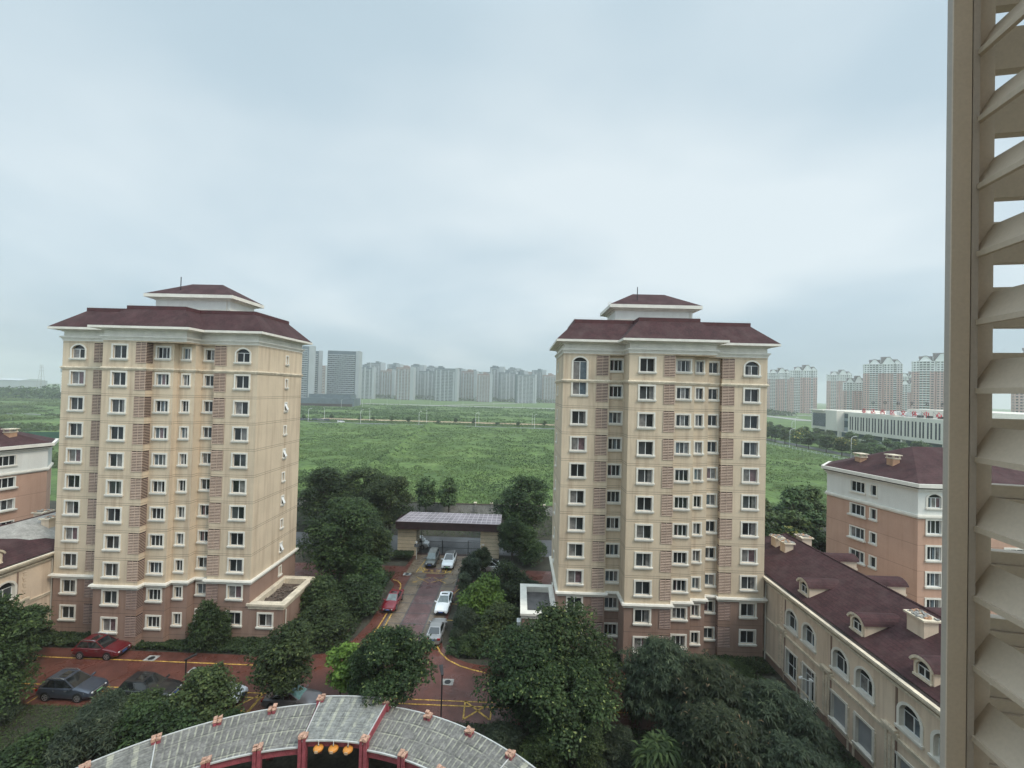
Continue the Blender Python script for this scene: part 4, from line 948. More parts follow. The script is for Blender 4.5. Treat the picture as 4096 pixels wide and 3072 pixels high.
# right of the driveway
plant('big1',1.4,76.5,'tall dark tree against the left side of the right high-rise, behind the gatehouse',h=12.2,r=6.0,group=GD)
plant('mid1',-.6,67.6,'mid-sized tree on a slim trunk in front of the right gate pier',h=7.2,r=3.0,group=GD)
plant('mid2',-4.9,62.3,'small thin tree half hiding the white SUV by the gate',h=4.2,r=1.7,group=GD)
plant('bush3',-6.0,58.6,'greyish bush left of the white SUV, at the driveway edge',cat='bush',name='bush',h=4.6,r=1.7,group='bushes along the driveway')
for i,(x,y,hh) in enumerate(((-6.3,55.0,5.4),(-6.2,52.4,4.6),(-5.7,57.4,4.4))): plant('conif',x,y,['tall narrow dark conifer beside the white saloon','lower narrow dark conifer at the bonnet of the white saloon','narrow dark conifer furthest up the right driveway edge'][i],h=hh,r=1.25,group='narrow conifers')
plant('limebush',-3.2,50.2,'bright lime-green bush right of the driveway',cat='bush',name='bush',h=5.3,r=3.1,group='bushes along the driveway')
plant('bush1',-1.0,55.4,'very dark bush behind the bright lime-green bush',cat='bush',name='bush',h=4.8,r=3.6,group='bushes along the driveway')
plant('bush3',-5.4,47.7,'leafy bush beside the silver-grey saloon',cat='bush',name='bush',h=2.8,r=1.9,group='bushes along the driveway')
plant('bush2',-1.4,46.2,'dark bush between the lime-green bush and the wet-roofed annex',cat='bush',name='bush',h=4.0,r=3.3,group='bushes along the driveway')
plant('bush1',-4.2,44.4,'low bush inside the curved yellow line',cat='bush',name='bush',h=1.8,r=1.7,group='bushes along the driveway')
plant('bush1',1.6,57.6,'low dark bush by the far red lane left of the right high-rise',cat='bush',name='bush',h=1.8,r=2.3,group='bushes along the driveway')
plant('bush2',1.6,69.2,'big dark bush between the right gate pier and the right high-rise',cat='bush',name='bush',h=5.2,r=3.6,group='bushes along the driveway')
# behind the street
plant('far1',-19.3,89.5,'slim-trunked tree before the grey wall, left of the pair above the gatehouse',h=8.4,r=2.5,group='young trees before the grey wall')
plant('far3',-14.6,89.8,'slim-trunked tree before the grey wall, right of the pair above the gatehouse',h=8.2,r=2.5,group='young trees before the grey wall')
for i,(x,y,k,hh,rr_) in enumerate(((49,76,'far3',11,3.6),(54.5,80,'far1',11,3.6),(43.6,68.5,'far1',9.4,3.4),(39.5,62,'far2',8.5,3.2),(48.8,69.5,'far3',8.6,3.4),(36.5,66,'far1',9.5,3.3),(42.5,75,'far3',9.5,3.4))):
    plant(k,x,y,['tall tree behind the maroon wing roof, left of the brick block','tree touching the left corner of the brick block','tree behind the chimneys of the right wing','yellowish tree right beside the right high-rise wall','dark tree low down beside the brick block','tree close to the right high-rise behind its wing','dark tree furthest back between right high-rise and brick block'][i],h=hh,r=rr_,group='trees between the right high-rise and the brick block')
for i,(x,y,k,hh) in enumerate(((-78,84,'far3',9),(-70,80,'far1',8),(-86,96,'far3',8.5),(-64,74,'far1',7.5))): plant(k,x,y,['dark tree between the left brick block and the left high-rise','mid-green tree near the left high-rise corner behind the left wing','dark tree furthest back beside the left brick block','lowest tree behind the left wing roof'][i],h=hh,group='trees behind the left wing')
# lower left
plant('big3',-42.2,33.4,'tall tree leaning in at the left edge in front of the left wing',h=9.6,r=3.3,group='trees at the lower left')
plant('mid1',-46.6,39.4,'tree in front of the left wing, left of the red hatchback SUV',h=5.6,r=2.9,group='trees at the lower left')
plant('bush3',-40.6,32.4,'leafy bush left of the dark blue SUV',cat='bush',name='bush',h=3.0,r=1.9,group='bushes at the lower left')
plant('bush2',-28.4,32.2,'bush hiding the side of the black SUV',cat='bush',name='bush',h=3.3,r=2.5,group='bushes at the lower left')
plant('bush3',-31.0,31.8,'feathery bush below the gap between the two dark parked SUVs',cat='bush',name='bush',h=3.5,r=2.3,group='bushes at the lower left')
plant('bush2',-24.5,34.0,'yellow-flecked bush hiding the silver car',cat='bush',name='bush',h=4.6,r=3.0,group='bushes at the lower left')
plant('bush1',-26.6,30.6,'dark bush against the outer roof edge of the pergola',cat='bush',name='bush',h=3.8,r=2.8,group='bushes at the lower left')
plant('bush3',-29.4,29.0,'pale feathery bush beside the end of the pergola roof',cat='bush',name='bush',h=3.9,r=2.8,group='bushes at the lower left')
plant('bush1',-32.4,28.0,'bush at the bottom left corner beyond the pergola end',cat='bush',name='bush',h=3.3,r=2.6,group='bushes at the lower left')
plant('bush2',-37.8,28.8,'bush under the tall tree at the left edge',cat='bush',name='bush',h=2.6,r=2.0,group='bushes at the lower left')
plant('bush1',-21.4,32.0,'small dark bush between grey saloon and pergola roof',cat='bush',name='bush',h=2.4,r=1.5,group='bushes at the lower left')
plant('bush1',-31.6,43.2,'grey-green shrub covering a ground-floor window of the left high-rise',cat='shrub',name='shrub',h=4.9,r=1.9)
for i,(x,y) in enumerate(((7.9,32.2),(2.4,31.2),(8.4,27.4),(12.2,25.6),(-.6,31.8))): plant('bush1' if i%2 else 'bush3',x,y,['dark bush at the foot of the slender blue-green tree','dark bush beside the last pergola post caps','bush at the bottom edge right of the pergola','bush at the bottom edge under the drooping trees','bush filling the corner beyond the hatched yellow box'][i],cat='bush',name='bush',h=2.2,r=2.0,group='bushes in the hollow by the pergola')
# hedge by the gate, ground cover
hg=np.random.default_rng(5)
def box_leaves(name,n,x0,x1,y0,y1,zf,leaf,size,label,cat,seed,kind='stuff',asp=.5):
    rg=np.random.default_rng(seed); P=np.stack([rg.uniform(x0,x1,n),rg.uniform(y0,y1,n),np.zeros(n)],1); P[:,2]=zf(P[:,0],P[:,1],rg.uniform(0,1,n))
    Nn=np.tile(np.array([0,-.25,1.]),(n,1)); Nn/=np.linalg.norm(Nn,axis=1)[:,None]
    T=np.clip(rg.beta(2,3,n)*.8+.25*(vnoise(P[:,0]*.9,P[:,1]*.9,seed)-.5),0,1)
    o=link(name,quads(name,leaves(rg,P,Nn,size,asp,.6),leaf,T)); o['label']=label; o['category']=cat
    if kind: o['kind']=kind
    return o
box_leaves('hedge',3800,-19.6,-16.4,66.4,68.3,lambda x,y,u:.1+1.0*np.where(u<.5,1,u),'leaf_dark',.1,'clipped dark box hedge in front of the left gate pier','hedge',4,None)
mound=lambda a,sc,sd: (lambda x,y,u:.03+a*(.35+.65*vnoise(x*sc,y*sc,sd))*np.sqrt(u))
box_leaves('ground_cover',15000,-50,-25,42.5,44.7,mound(.75,.8,1),'leaf_mid',.13,'dark leafy ground cover along the foot of the left high-rise','ground cover',6)
box_leaves('ground_cover',9000,-26,-17.6,43.0,62,mound(.7,.5,2),'leaf_dark',.15,'dark undergrowth between left annex and driveway','ground cover',7)
box_leaves('ground_cover',14000,-7.0,4.4,43.2,59.4,mound(.6,.5,3),'leaf_dark',.15,'dark undergrowth between driveway and right high-rise','ground cover',8)
box_leaves('ground_cover',9000,3,26,42.4,44.6,mound(.7,.6,4),'leaf_dark',.13,'undergrowth along the foot of the right high-rise','ground cover',9)
box_leaves('ground_cover',16000,-6,26.2,20,34.8,mound(.6,.5,5),'leaf_dark',.14,'dark undergrowth below the trees in front of the right wing','ground cover',10)
box_leaves('lawn',26000,-44,-22,24,35.0,mound(.28,.9,6),'weeds',.09,'green lawn patch among the bushes at the lower left','lawn',11,asp=.3)
box_leaves('verge',14000,-60,60,78.4,92.9,mound(.7,.4,7),'weeds',.22,'weedy verge between street and grey wall','verge',12,asp=.3)
# ------------------------------------------------------------------ overgrown field
def field():
    ny,nx=460,560
    Y=95*np.exp(np.linspace(0,math.log(304/95.),ny)); k=np.linspace(-1.02,.80,nx)
    YY=np.repeat(Y[:,None],nx,1); XX=YY*k[None,:]
    h=np.zeros_like(XX)
    for sc,am,sd in ((.025,1.2,1),(.07,1.1,2),(.19,.8,3),(.5,.4,4),(1.2,.2,5)):
        h+=am*vnoise(XX*sc,YY*sc*.8,sd)
    h=np.clip((h-1.1)*.85,.02,None)
    # an old overgrown bank that runs away from the gate to the far road
    t=np.clip((YY-100)/190,0,1); bx=-42-22*t; bank=np.exp(-((XX-bx)/2.6)**2); h=h+bank*(1.1+1.3*vnoise(XX*.4,YY*.4,9))
    clear=np.clip((146-XX)/4,0,1); h=h*clear+.02
    V=np.stack([XX,YY,h],2).reshape(-1,3)
    i=np.arange(ny-1)[:,None]*nx+np.arange(nx-1)[None,:]; F=np.stack([i,i+1,i+nx+1,i+nx],2).reshape(-1,4)
    me=bpy.data.meshes.new('field'); n=len(F); me.vertices.add(len(V)); me.vertices.foreach_set('co',V.astype(np.float32).ravel()); me.loops.add(n*4); me.loops.foreach_set('vertex_index',F.astype(np.int32).ravel()); me.polygons.add(n); me.polygons.foreach_set('loop_start',np.arange(n,dtype=np.int32)*4); me.update(calc_edges=True)
    me.materials.append(M_['meadow']); me.polygons.foreach_set('use_smooth',np.ones(n,bool))
    structure(link('field',me))
    rg=np.random.default_rng(3); n=120000
    y=95*np.exp(rg.uniform(0,math.log(3.1),n)**1.0); x=y*rg.uniform(-1.0,.80,n)
    p=vnoise(x*.11,y*.11,2)*.6+vnoise(x*.3,y*.3,12)*.5; keep=(p>.42)&(x<144); x,y,p=x[keep],y[keep],p[keep]
    hh=np.zeros_like(x)
    for sc,am,sd in ((.025,1.2,1),(.07,1.1,2),(.19,.8,3),(.5,.4,4),(1.2,.2,5)): hh+=am*vnoise(x*sc,y*sc*.8,sd)
    t=np.clip((y-100)/190,0,1); bk=np.exp(-((x-(-42-22*t))/2.6)**2)
    hh=np.clip((hh-1.1)*.85,.02,None)+bk*1.7
    P=np.stack([x,y,hh+rg.uniform(-.05,.35,len(x))],1); Nn=np.tile(np.array([0,-.3,.9]),(len(x),1))
    T=np.clip(.12+rg.beta(2,2.6,len(x))*.3+.8*(vnoise(x*.03,y*.07,21)-.4)+.5*(vnoise(x*.11,y*.2,23)-.45)+.3*(vnoise(x*.012,y*.03,22)-.5)-bk*.55,0,1)
    V=leaves(rg,P,Nn,1.0,.28,.7); s=(.26+.0014*y)[:,None,None]; V=P[:,None,:]+(V-P[:,None,:])*s
    stuff(link('weeds',quads('weeds',V,'weeds',T)),'tall lush weeds covering the wide open field beyond the grey wall','weeds')
field()
def strip_road(name,poly,m,z=.05): return sheet(name,poly,z,m)
strip_road('field_road',[(-460,306),(144,306),(144,313),(-460,318)],'asphalt',.12)
strip_road('sand_track',[(-165,338),(60,341),(60,351),(-165,352)],'sand',.12)
strip_road('right_road',[(158,90),(166,90),(166,640),(158,640)],'asphalt',.1)
strip_road('far_road',[(-420,655),(600,672),(600,690),(-420,684)],'concrete',.2)
strip_road('far_lane',[(-130,690),(-118,690),(40,980),(20,980)],'concrete',.25)
strip_road('right_lane',[(340,520),(366,500),(372,640),(356,640)],'concrete',.2)
# coarse relief further out
def coarse(name,y0,y1,kx0,kx1,am,seed,mt='meadow',nx=420,ny=160):
    Y=y0*np.exp(np.linspace(0,math.log(y1/y0),ny)); k=np.linspace(kx0,kx1,nx); YY=np.repeat(Y[:,None],nx,1); XX=YY*k[None,:]
    h=am*(vnoise(XX*.05,YY*.05,seed)+.6*vnoise(XX*.16,YY*.12,seed+1)-.55)
    V=np.stack([XX,YY,h],2).reshape(-1,3); i=np.arange(ny-1)[:,None]*nx+np.arange(nx-1)[None,:]; F=np.stack([i,i+1,i+nx+1,i+nx],2).reshape(-1,4)
    me=bpy.data.meshes.new(name); me.from_pydata(V.tolist(),[],F.tolist()); me.materials.append(M_[mt]); me.polygons.foreach_set('use_smooth',[True]*len(F)); structure(link(name,me))
coarse('far_field',352,650,-1.15,.42,1.0,31); coarse('side_field',120,520,-1.9,-1.02,.9,33)
# street lamps of the field road: mast, curved arm, lamp head
def lamp_mesh(arm):
    p=MB(); p.tube([(0,0,0),(0,0,1.2),(0,0,8.7)],[.16,.15,.12],7); 
    a=MB(); a.tube([(0,0,8.7),(0,arm*.35,9.7),(0,arm*1.1,10.15),(0,arm*1.7,10.2)],.10,6); 
    h=MB(); h.hexa([(-.18,arm*1.6,10.1),(.18,arm*1.6,10.1),(.13,arm*2.8,10.2),(-.13,arm*2.8,10.2),(-.16,arm*1.6,10.3),(.16,arm*1.6,10.3),(.1,arm*2.8,10.36),(-.1,arm*2.8,10.36)])
    return [MB_mesh(q,n,['lampwhite']) for q,n in ((p,'mast'),(a,'arm'),(h,'lamp_head'))]
LM={}
def street_lamp(x,y,rz,label,group,s=1):
    if 'm' not in LM: LM['m']=lamp_mesh(1)
    t=thing('street_lamp',label,'street lamp',(x,y,0),rz,group); t.scale=(s,s,s)
    for me in LM['m']: link(me.name.split('.')[0],me,t)
    return t
def OW(n):
    a=['','first','second','third','fourth','fifth','sixth','seventh','eighth','ninth','tenth','eleventh','twelfth','thirteenth','fourteenth','fifteenth','sixteenth','seventeenth','eighteenth','nineteenth']
    return a[n] if n<20 else {20:'twentieth',30:'thirtieth'}.get(n) or ('twenty-' if n<30 else 'thirty-')+a[n%10]
ORD2=['first','second','third','fourth','fifth','sixth','seventh','eighth','ninth','tenth','eleventh','twelfth','thirteenth','fourteenth']
ORD=['first','second','third','fourth','fifth','sixth','seventh','eighth','ninth','tenth']
for i,x in enumerate((-156.3,-117.2,-73.8,-31.9,11.4,-197)):
    street_lamp(x,309,-.6,'near-side street lamp of the field road, %s from the left high-rise'%ORD[i] if i<5 else 'near-side street lamp of the field road hidden past the left high-rise','street lamps of the field road')
for i,x in enumerate((-153.6,-117.6,-72.5,-31.5,10.3)):
    street_lamp(x,329,math.pi,'far-side street lamp by the sand track, %s from the left high-rise'%ORD[i],'street lamps of the field road')
for i,(x,y) in enumerate(((151.7,238.3),(155.9,200.2),(206.2,321.7),(247.4,381.3))):
    street_lamp(x,y,-1.5,['white street lamp by the roadside trees beside the right high-rise','white street lamp nearest the brick block roof, before the sports centre','white street lamp behind the roadside trees, far side of the right road','faint street lamp furthest along the right road'][i],'street lamps of the right road')
for i,(x,y) in enumerate(((-230,560),(-222,520),(-205,545),(-190,600),(-300,690),(-250,700),(-200,700),(-150,703),(-95,705),(-43,706),(5,707),(60,705),(110,705),(148,705))):
    street_lamp(x,y,0,'tiny far street lamp in front of the hazy skyline, %s of its row'%ORD2[i],'street lamps far across the field',1)
street_lamp(-110.4,97.6,1.9,'white street lamp between the left brick block and the left high-rise','street lamps of the field road',.85)
# estate lamps
def park_lamp(x,y,h,label,rz=0):
    t=thing('park_lamp',label,'lamp post',(x,y,0),rz,'black lamp posts'); m=MB(); m.tube([(0,0,0),(0,0,h)],.06,7); m.build('pole','black',t)
    m=MB(); m.hexa([(-.12,-.1,h-.05),(.75,-.16,h+.22),(.75,.16,h+.22),(-.12,.1,h-.05),(-.12,-.1,h+.03),(.75,-.16,h+.30),(.75,.16,h+.30),(-.12,.1,h+.03)]); m.build('lamp_head','black',t); return t
park_lamp(-28.1,36.0,3.6,'black lamp post with a flat head behind the black SUV',.6)
park_lamp(-5.7,34.4,4.3,'black lamp post by the pod tree at the junction',1.9)
t=thing('camera_pole','white pole with two security cameras in front of the right wing door','camera pole',(24.9,36.0,0)); m=MB(); m.tube([(0,0,0),(0,0,1.4)],.1,8); m.tube([(0,0,1.4),(0,0,3.9)],.07,8); m.tube([(-.05,.0,3.85),(-.55,.2,3.95)],.03,5); m.build('pole','lampwhite',t); 
for s,(x,y,z) in enumerate(((-.62,.22,3.98),(.02,-.12,4.0))): m=MB(); m.box(-.2,.2,-.07,.07,-.06,.07); m.build('camera','lampwhite',t,loc=(x,y,z)).rotation_euler=(0,.2,.6+s)
# ------------------------------------------------------------------ cars
def paint(name,col,metal=.0): return mat(name,col,.32,.06,2,metal=metal,coat=.6,spec=.5)
M_['p_red']=paint('red_car_paint',(.115,.008,.013)); M_['p_red2']=paint('crimson_car_paint',(.17,.008,.016)); M_['p_white']=paint('white_car_paint',(.78,.80,.81)); M_['p_blue']=paint('blue_grey_car_paint',(.060,.072,.098),.4)
M_['p_black']=paint('black_car_paint',(.012,.012,.014)); M_['p_grey']=paint('dark_grey_car_paint',(.15,.145,.155),.4); M_['p_silver']=paint('grey_silver_car_paint',(.27,.27,.27),.4); M_['p_olive']=paint('grey_green_car_paint',(.11,.115,.105),.3)
M_['carglass']=mat('car_glass',(.012,.014,.015),.04,.2,2,spec=.8,coat=.3); M_['carglass2']=mat('car_glass_with_sunshade',(.08,.19,.18),.12,.5,3,spec=.8)
M_['carglass3']=mat('pale_car_glass',(.10,.13,.13),.05,.4,2.5,spec=.8)
M_['tyre']=mat('tyre_rubber',(.015,.015,.016),.85,.1); M_['rim']=mat('alloy_rim',(.45,.45,.46),.3,.1,metal=.7); M_['chrome']=mat('chrome_trim',(.6,.6,.6),.2,.05,metal=.8)
M_['lampglass']=mat('headlamp_glass',(.62,.64,.66),.12,.25,6,spec=.8); M_['taillamp']=mat('tail_lamp',(.25,.01,.012),.2,.2); M_['plate_b']=mat('blue_number_plate',(.05,.11,.34),.4,.1); M_['plate_g']=mat('green_number_plate',(.22,.50,.26),.4,.1); M_['blacktrim']=mat('black_trim',(.016,.016,.018),.5,.1)
def car(label,x,y,rz,pm,style,group='parked cars',glass='carglass',roof=None,rails=False,sunroof=True,plate='plate_b',rear_shown=False,sc=1):
    S=dict(suv=(4.55,1.86,1.66,2.68,.98,[( -2.26,.55),(-2.2,.98),(-1.7,1.03),(.55,1.02),(.95,1.0),(1.9,.86),(2.18,.72),(2.27,.50)],(-2.12,-1.62,-.1,.95)),
           sedan=(4.6,1.78,1.47,2.68,.9,[(-2.29,.55),(-2.24,.90),(-1.65,.96),(.55,.94),(.95,.92),(1.9,.76),(2.2,.64),(2.3,.45)],(-1.75,-.95,-.02,.98)),
           van=(4.3,1.68,1.78,2.65,1.0,[(-2.14,.6),(-2.12,1.0),(-1.7,1.02),(.7,1.02),(1.1,1.0),(1.85,.9),(2.06,.74),(2.15,.5)],(-2.08,-1.86,.42,1.15)),
           bus=(4.9,1.75,1.95,2.9,1.05,[(-2.44,.6),(-2.43,1.05),(-1.9,1.07),(1.3,1.07),(1.6,1.05),(2.2,.95),(2.38,.78),(2.45,.5)],(-2.4,-2.28,1.1,1.72)))[style]
    L_,W,Hh,wb,belt,prof,(xr,xr2,xf2,xf)=S; hw=W/2
    C=thing('parked_car',label,'car',(x,y,.02),rz,group); C.scale=(sc,)*3
    b=MB(); xs=[p[0] for p in prof]; zt=[p[1] for p in prof]
    st=[-L_/2,-L_/2+.05,-L_/2+.35,-wb/2-.1,-wb/2+.5,0,wb/2-.5,wb/2+.1,L_/2-.42,L_/2-.1,L_/2]
    rings=[]
    for sx in st:
        e=abs(sx)/(L_/2); k=1-.03*e*e-(.10 if e>.97 else (.045 if e>.88 else 0)); 
        t=float(np.interp(sx,xs,zt)); zb=.2+(.10 if e>.95 else 0)
        hh=t-zb; ww=hw*k
        half=[(0,zb),(ww*.86,zb),(ww*.97,zb+.10),(ww,zb+hh*.42),(ww*.985,zb+hh*.62),(ww*.945,t-.055),(ww*.86,t),(ww*.45,t+.025),(0,t+.035)]
        rings.append([(sx,a,z) for a,z in half]+[(sx,-a,z) for a,z in half[-2:0:-1]])
    n=len(rings[0])
    for r_ in rings: b.v+=r_
    for i in range(len(rings)-1):
        for j in range(n): b.f.append((i*n+j,i*n+(j+1)%n,(i+1)*n+(j+1)%n,(i+1)*n+j)[::-1]); b.m.append(0)
    b.f.append(tuple(range(n))); b.m.append(0); b.f.append(tuple(reversed(range((len(rings)-1)*n,len(rings)*n)))); b.m.append(0)
    # cabin: lower ring at the belt, roof ring
    wl_,wr=hw*.90,hw*.70
    def zb_(x_): return float(np.interp(x_,xs,zt))-.03
    bot=[(xr,-wl_*.93),(xr,wl_*.93),((xr+xf)/2,wl_),(xf-.02,wl_*.92),(xf-.02,-wl_*.92),((xr+xf)/2,-wl_)]
    lo=[Vector((px,py,zb_(px))) for px,py in bot]
    tp=[(xr2,-wr*.92),(xr2,wr*.92),((xr2+xf2)/2,wr),(xf2,wr*.94),(xf2,-wr*.94),((xr2+xf2)/2,-wr)]
    hi=[Vector((px,py,Hh-.06 if k in (0,1,3,4) else Hh-.03)) for k,(px,py) in enumerate(tp)]
    def q(a,b2,c,d,mi=0): b.face([a,b2,c,d],mi)
    for k in range(6): q(lo[(k+1)%6],lo[k],hi[k],hi[(k+1)%6])
    ce=Vector(((xr2+xf2)/2,0,Hh)); fr=Vector((xf2-.03,0,Hh-.04)); bk=Vector((xr2+.03,0,Hh-.045)); ri=1 if roof else 0
    for a,c_ in ((hi[0],bk),): pass
    for p_ in ((hi[1],bk,ce,hi[2]),(hi[2],ce,fr,hi[3]),(hi[3],fr,hi[4]),(hi[4],fr,ce,hi[5]),(hi[5],ce,bk,hi[0]),(hi[0],bk,hi[1])): b.face(p_[::-1],ri)
    o=b.build('body',[pm,roof or pm],C,smooth=True)
    try:
        o.data.set_sharp_from_angle(angle=R(38))
    except Exception: pass
    def patch(name,A,B,Cc,D,m,ins=(.05,.05,.06,.06),off=.012,par=None,depth=0):
        """glass set into a cabin face; A,B bottom, C,D top"""
        f=lambda u,v:(A*(1-u)+B*u)*(1-v)+(D*(1-u)+Cc*u)*v
        nn=(B-A).cross(D-A).normalized(); 
        ctr=f(.5,.5); 
        if nn.dot(ctr-Vector((0,0,.8)))<0: nn=-nn
        g=MB(); P_=[f(ins[0],ins[2])+nn*off,f(1-ins[1],ins[2])+nn*off,f(1-ins[1],1-ins[3])+nn*off,f(ins[0],1-ins[3])+nn*off]
        g.hexa([p-nn*.02 for p in P_]+P_ if (P_[1]-P_[0]).cross(P_[3]-P_[0]).dot(nn)>0 else [p-nn*.02 for p in P_[::-1]]+P_[::-1]); return g.build(name,m,par or C)
    patch('windscreen',lo[3],lo[4],hi[4],hi[3],glass,(.05,.05,.07,.05)); patch('rear_window',lo[0],lo[1],hi[1],hi[0],'carglass',(.08,.08,.16,.08))
    for s in ((1,2,3),(0,5,4)):
        patch('side_window',lo[s[0]],lo[s[1]],hi[s[1]],hi[s[0]],'carglass',(.12,.02,.10,.12)); patch('side_window',lo[s[1]],lo[s[2]],hi[s[2]],hi[s[1]],'carglass',(.02,.07,.10,.12))
    if sunroof:
        g=MB(); xm=(xr2+xf2)/2; xa,xb_=xf2-.16,max(xm,xf2-(1.15 if style=='suv' else .78))
        def zr_(px,py):
            u=(px-xm)/(xf2-.03-xm); return Hh-.04*u-(.03-.01*u)*abs(py)/wr+.007
        for ya,yb_ in ((-wr*.62,0),(0,wr*.62)): g.face([(xb_,ya,zr_(xb_,ya)),(xa,ya,zr_(xa,ya)),(xa,yb_,zr_(xa,yb_)),(xb_,yb_,zr_(xb_,yb_))])
        g.build('sunroof','carglass',C)
    if rails:
        for s in (-1,1):
            g=MB(); g.tube([(xr2+.15,s*wr*.95,Hh-.04),(xr2+.35,s*wr*.97,Hh+.03),(xf2-.25,s*wr*.97,Hh+.03),(xf2-.02,s*wr*.95,Hh-.05)],.028,6); g.build('roof_rail','chrome',C)
    for sx in (-wb/2,wb/2):
        for s in (-1,1):
            a=MB(); a.tube([(sx,s*(hw-.16),.36),(sx,s*(hw-.002),.36)],.405,18); a.build('wheel_arch','blacktrim',C)
            w_=MB(); w_.tube([(sx,s*(hw-.2),.325),(sx,s*(hw-.17),.325),(sx,s*(hw-.01),.325),(sx,s*(hw+.012),.325)],[.29,.325,.325,.28],18); wo=w_.build('wheel','tyre',C)
            r_=MB(); r_.tube([(sx,s*(hw+.006),.325),(sx,s*(hw+.016),.325)],.085,8,0)
            for k in range(5):
                an=2*math.pi*k/5; ux,uz=math.cos(an),math.sin(an); px,pz=-uz*.045,ux*.045
                r_.hexa([(sx+px,s*(hw+.004),.325+pz),(sx-px,s*(hw+.004),.325-pz),(sx+ux*.235-px,s*(hw+.004),.325+uz*.235-pz),(sx+ux*.235+px,s*(hw+.004),.325+uz*.235+pz),(sx+px,s*(hw+.018),.325+pz),(sx-px,s*(hw+.018),.325-pz),(sx+ux*.235-px,s*(hw+.018),.325+uz*.235-pz),(sx+ux*.235+px,s*(hw+.018),.325+uz*.235+pz)])
            for k in range(16):
                a1_,a2_=2*math.pi*k/16,2*math.pi*(k+1)/16
                r_.face([(sx+.2*math.cos(a1_),s*(hw+.016),.325+.2*math.sin(a1_)),(sx+.25*math.cos(a1_),s*(hw+.016),.325+.25*math.sin(a1_)),(sx+.25*math.cos(a2_),s*(hw+.016),.325+.25*math.sin(a2_)),(sx+.2*math.cos(a2_),s*(hw+.016),.325+.2*math.sin(a2_))])
            r_.build('rim','rim',wo)
    xF=L_/2; zh=float(np.interp(xF-.12,xs,zt))
    for s in (-1,1):
        h=MB(); h.hexa([(xF-.34,s*hw*.95,zh-.16),(xF-.05,s*hw*.84,zh-.20),(xF+.0,s*hw*.52,zh-.18),(xF-.2,s*hw*.55,zh-.16),(xF-.48,s*hw*.955,zh+.0),(xF-.13,s*hw*.86,zh-.06),(xF-.02,s*hw*.53,zh-.08),(xF-.22,s*hw*.55,zh-.04)][::1]); h.build('headlamp','lampglass',C)
        t_=MB(); t_.box(-L_/2-.005,-L_/2+.12,min(s*hw*.55,s*hw*.92),max(s*hw*.55,s*hw*.92),.72,.88); t_.build('tail_lamp','taillamp',C)
        m_=MB(); m_.hexa([(xf-.28,s*hw*.9,belt+.02),(xf-.12,s*hw*.9,belt+.02),(xf-.14,s*(hw+.17),belt+.05),(xf-.26,s*(hw+.17),belt+.05),(xf-.28,s*hw*.9,belt+.1),(xf-.12,s*hw*.9,belt+.1),(xf-.14,s*(hw+.17),belt+.17),(xf-.26,s*(hw+.17),belt+.17)]); m_.build('mirror',pm,C)
        d_=MB(); d_.box(-.75,-.57,min(s*hw*.975,s*(hw+.012)),max(s*hw*.975,s*(hw+.012)),belt-.14,belt-.11); d_.box(.22,.40,min(s*hw*.975,s*(hw+.012)),max(s*hw*.975,s*(hw+.012)),belt-.14,belt-.11); d_.build('door_handle','chrome',C)
    g=MB(); g.box(xF-.1,xF+.012,-hw*.5,hw*.5,zh-.24,zh-.10); g.box(xF-.1,xF+.006,-hw*.68,hw*.68,.27,.40); g.build('grille','blacktrim',C)
    g=MB(); g.box(xF-.1,xF+.018,-hw*.52,hw*.52,zh-.105,zh-.085); g.build('grille_trim','chrome',C)
    p_=MB(); p_.box(xF-.05,xF+.024,-.24,.24,.42,.55); p_.build('number_plate',plate,C); p_=MB(); p_.box(-L_/2-.02,-L_/2+.05,-.24,.24,.62,.75); p_.build('number_plate',plate,C)
    return C
PI=math.pi
car('red hatchback SUV parked at the foot of the left high-rise',-41.15,41.75,0,'p_red','suv',rails=True)
car('dark blue-grey SUV with open-view glass roof at the lower left',-38.3,36.35,0,'p_blue','suv',rails=True,plate='plate_g',sc=1.04)
car('black SUV half covered by bushes at the lower left',-31.6,36.45,0,'p_black','suv',rails=False,sc=1.04)
car('silver white car almost hidden by the yellow-flecked bush',-25.6,36.4,0,'p_white','sedan',sunroof=False)
car('dark grey saloon with a teal sunshade in its windscreen, beside the pergola',-18.8,36.15,0,'p_grey','sedan',glass='carglass2',sunroof=False)
car('crimson saloon parked on the left side of the driveway',-15.35,53.35,-PI/2,'p_red2','sedan',glass='carglass3',sc=.97)
car('white saloon with a black sunroof on the right side of the driveway',-8.85,53.3,-PI/2,'p_white','sedan',glass='carglass3',plate='plate_b')
car('silver-grey saloon seen from behind, right behind the white saloon',-8.6,47.2,PI/2,'p_silver','sedan',sunroof=False)
car('grey compact van parked at the gate, left of the white coupe SUV',-13.1,66.5,-PI/2,'p_olive','van',sunroof=False,glass='carglass3')
car('white SUV with a black roof parked at the gate',-10.35,66.1,-PI/2,'p_white','suv',roof='p_black',sunroof=False,plate='plate_g')
car('white SUV half hidden by small trees right of the gate',-3.4,64.3,0,'p_white','suv',sunroof=False)
car('white minibus parked outside the gate beside the left pier',-17.4,72.6,0,'p_white','bus',sunroof=False)
# small vehicles by the field road
for i,(x,y,m_) in enumerate(((-163,322,'p_blue'),(-158,323.5,'p_blue'),(-153,322.5,'p_silver'),(-168,323,'p_blue'),(-149,324,'p_blue'),(-133.5,313,'p_white'))):
    car(['blue vehicle among those parked by the far lamp, second from the high-rise','blue vehicle in the middle of those parked by the far lamp','pale vehicle among the blue ones parked by the far lamp','blue vehicle nearest the high-rise by the far lamp','blue vehicle at the right end of those parked by the far lamp','small white car alone on the field road'][i],x,y,.1*i,m_,'bus','vehicles on the field road',sunroof=False)
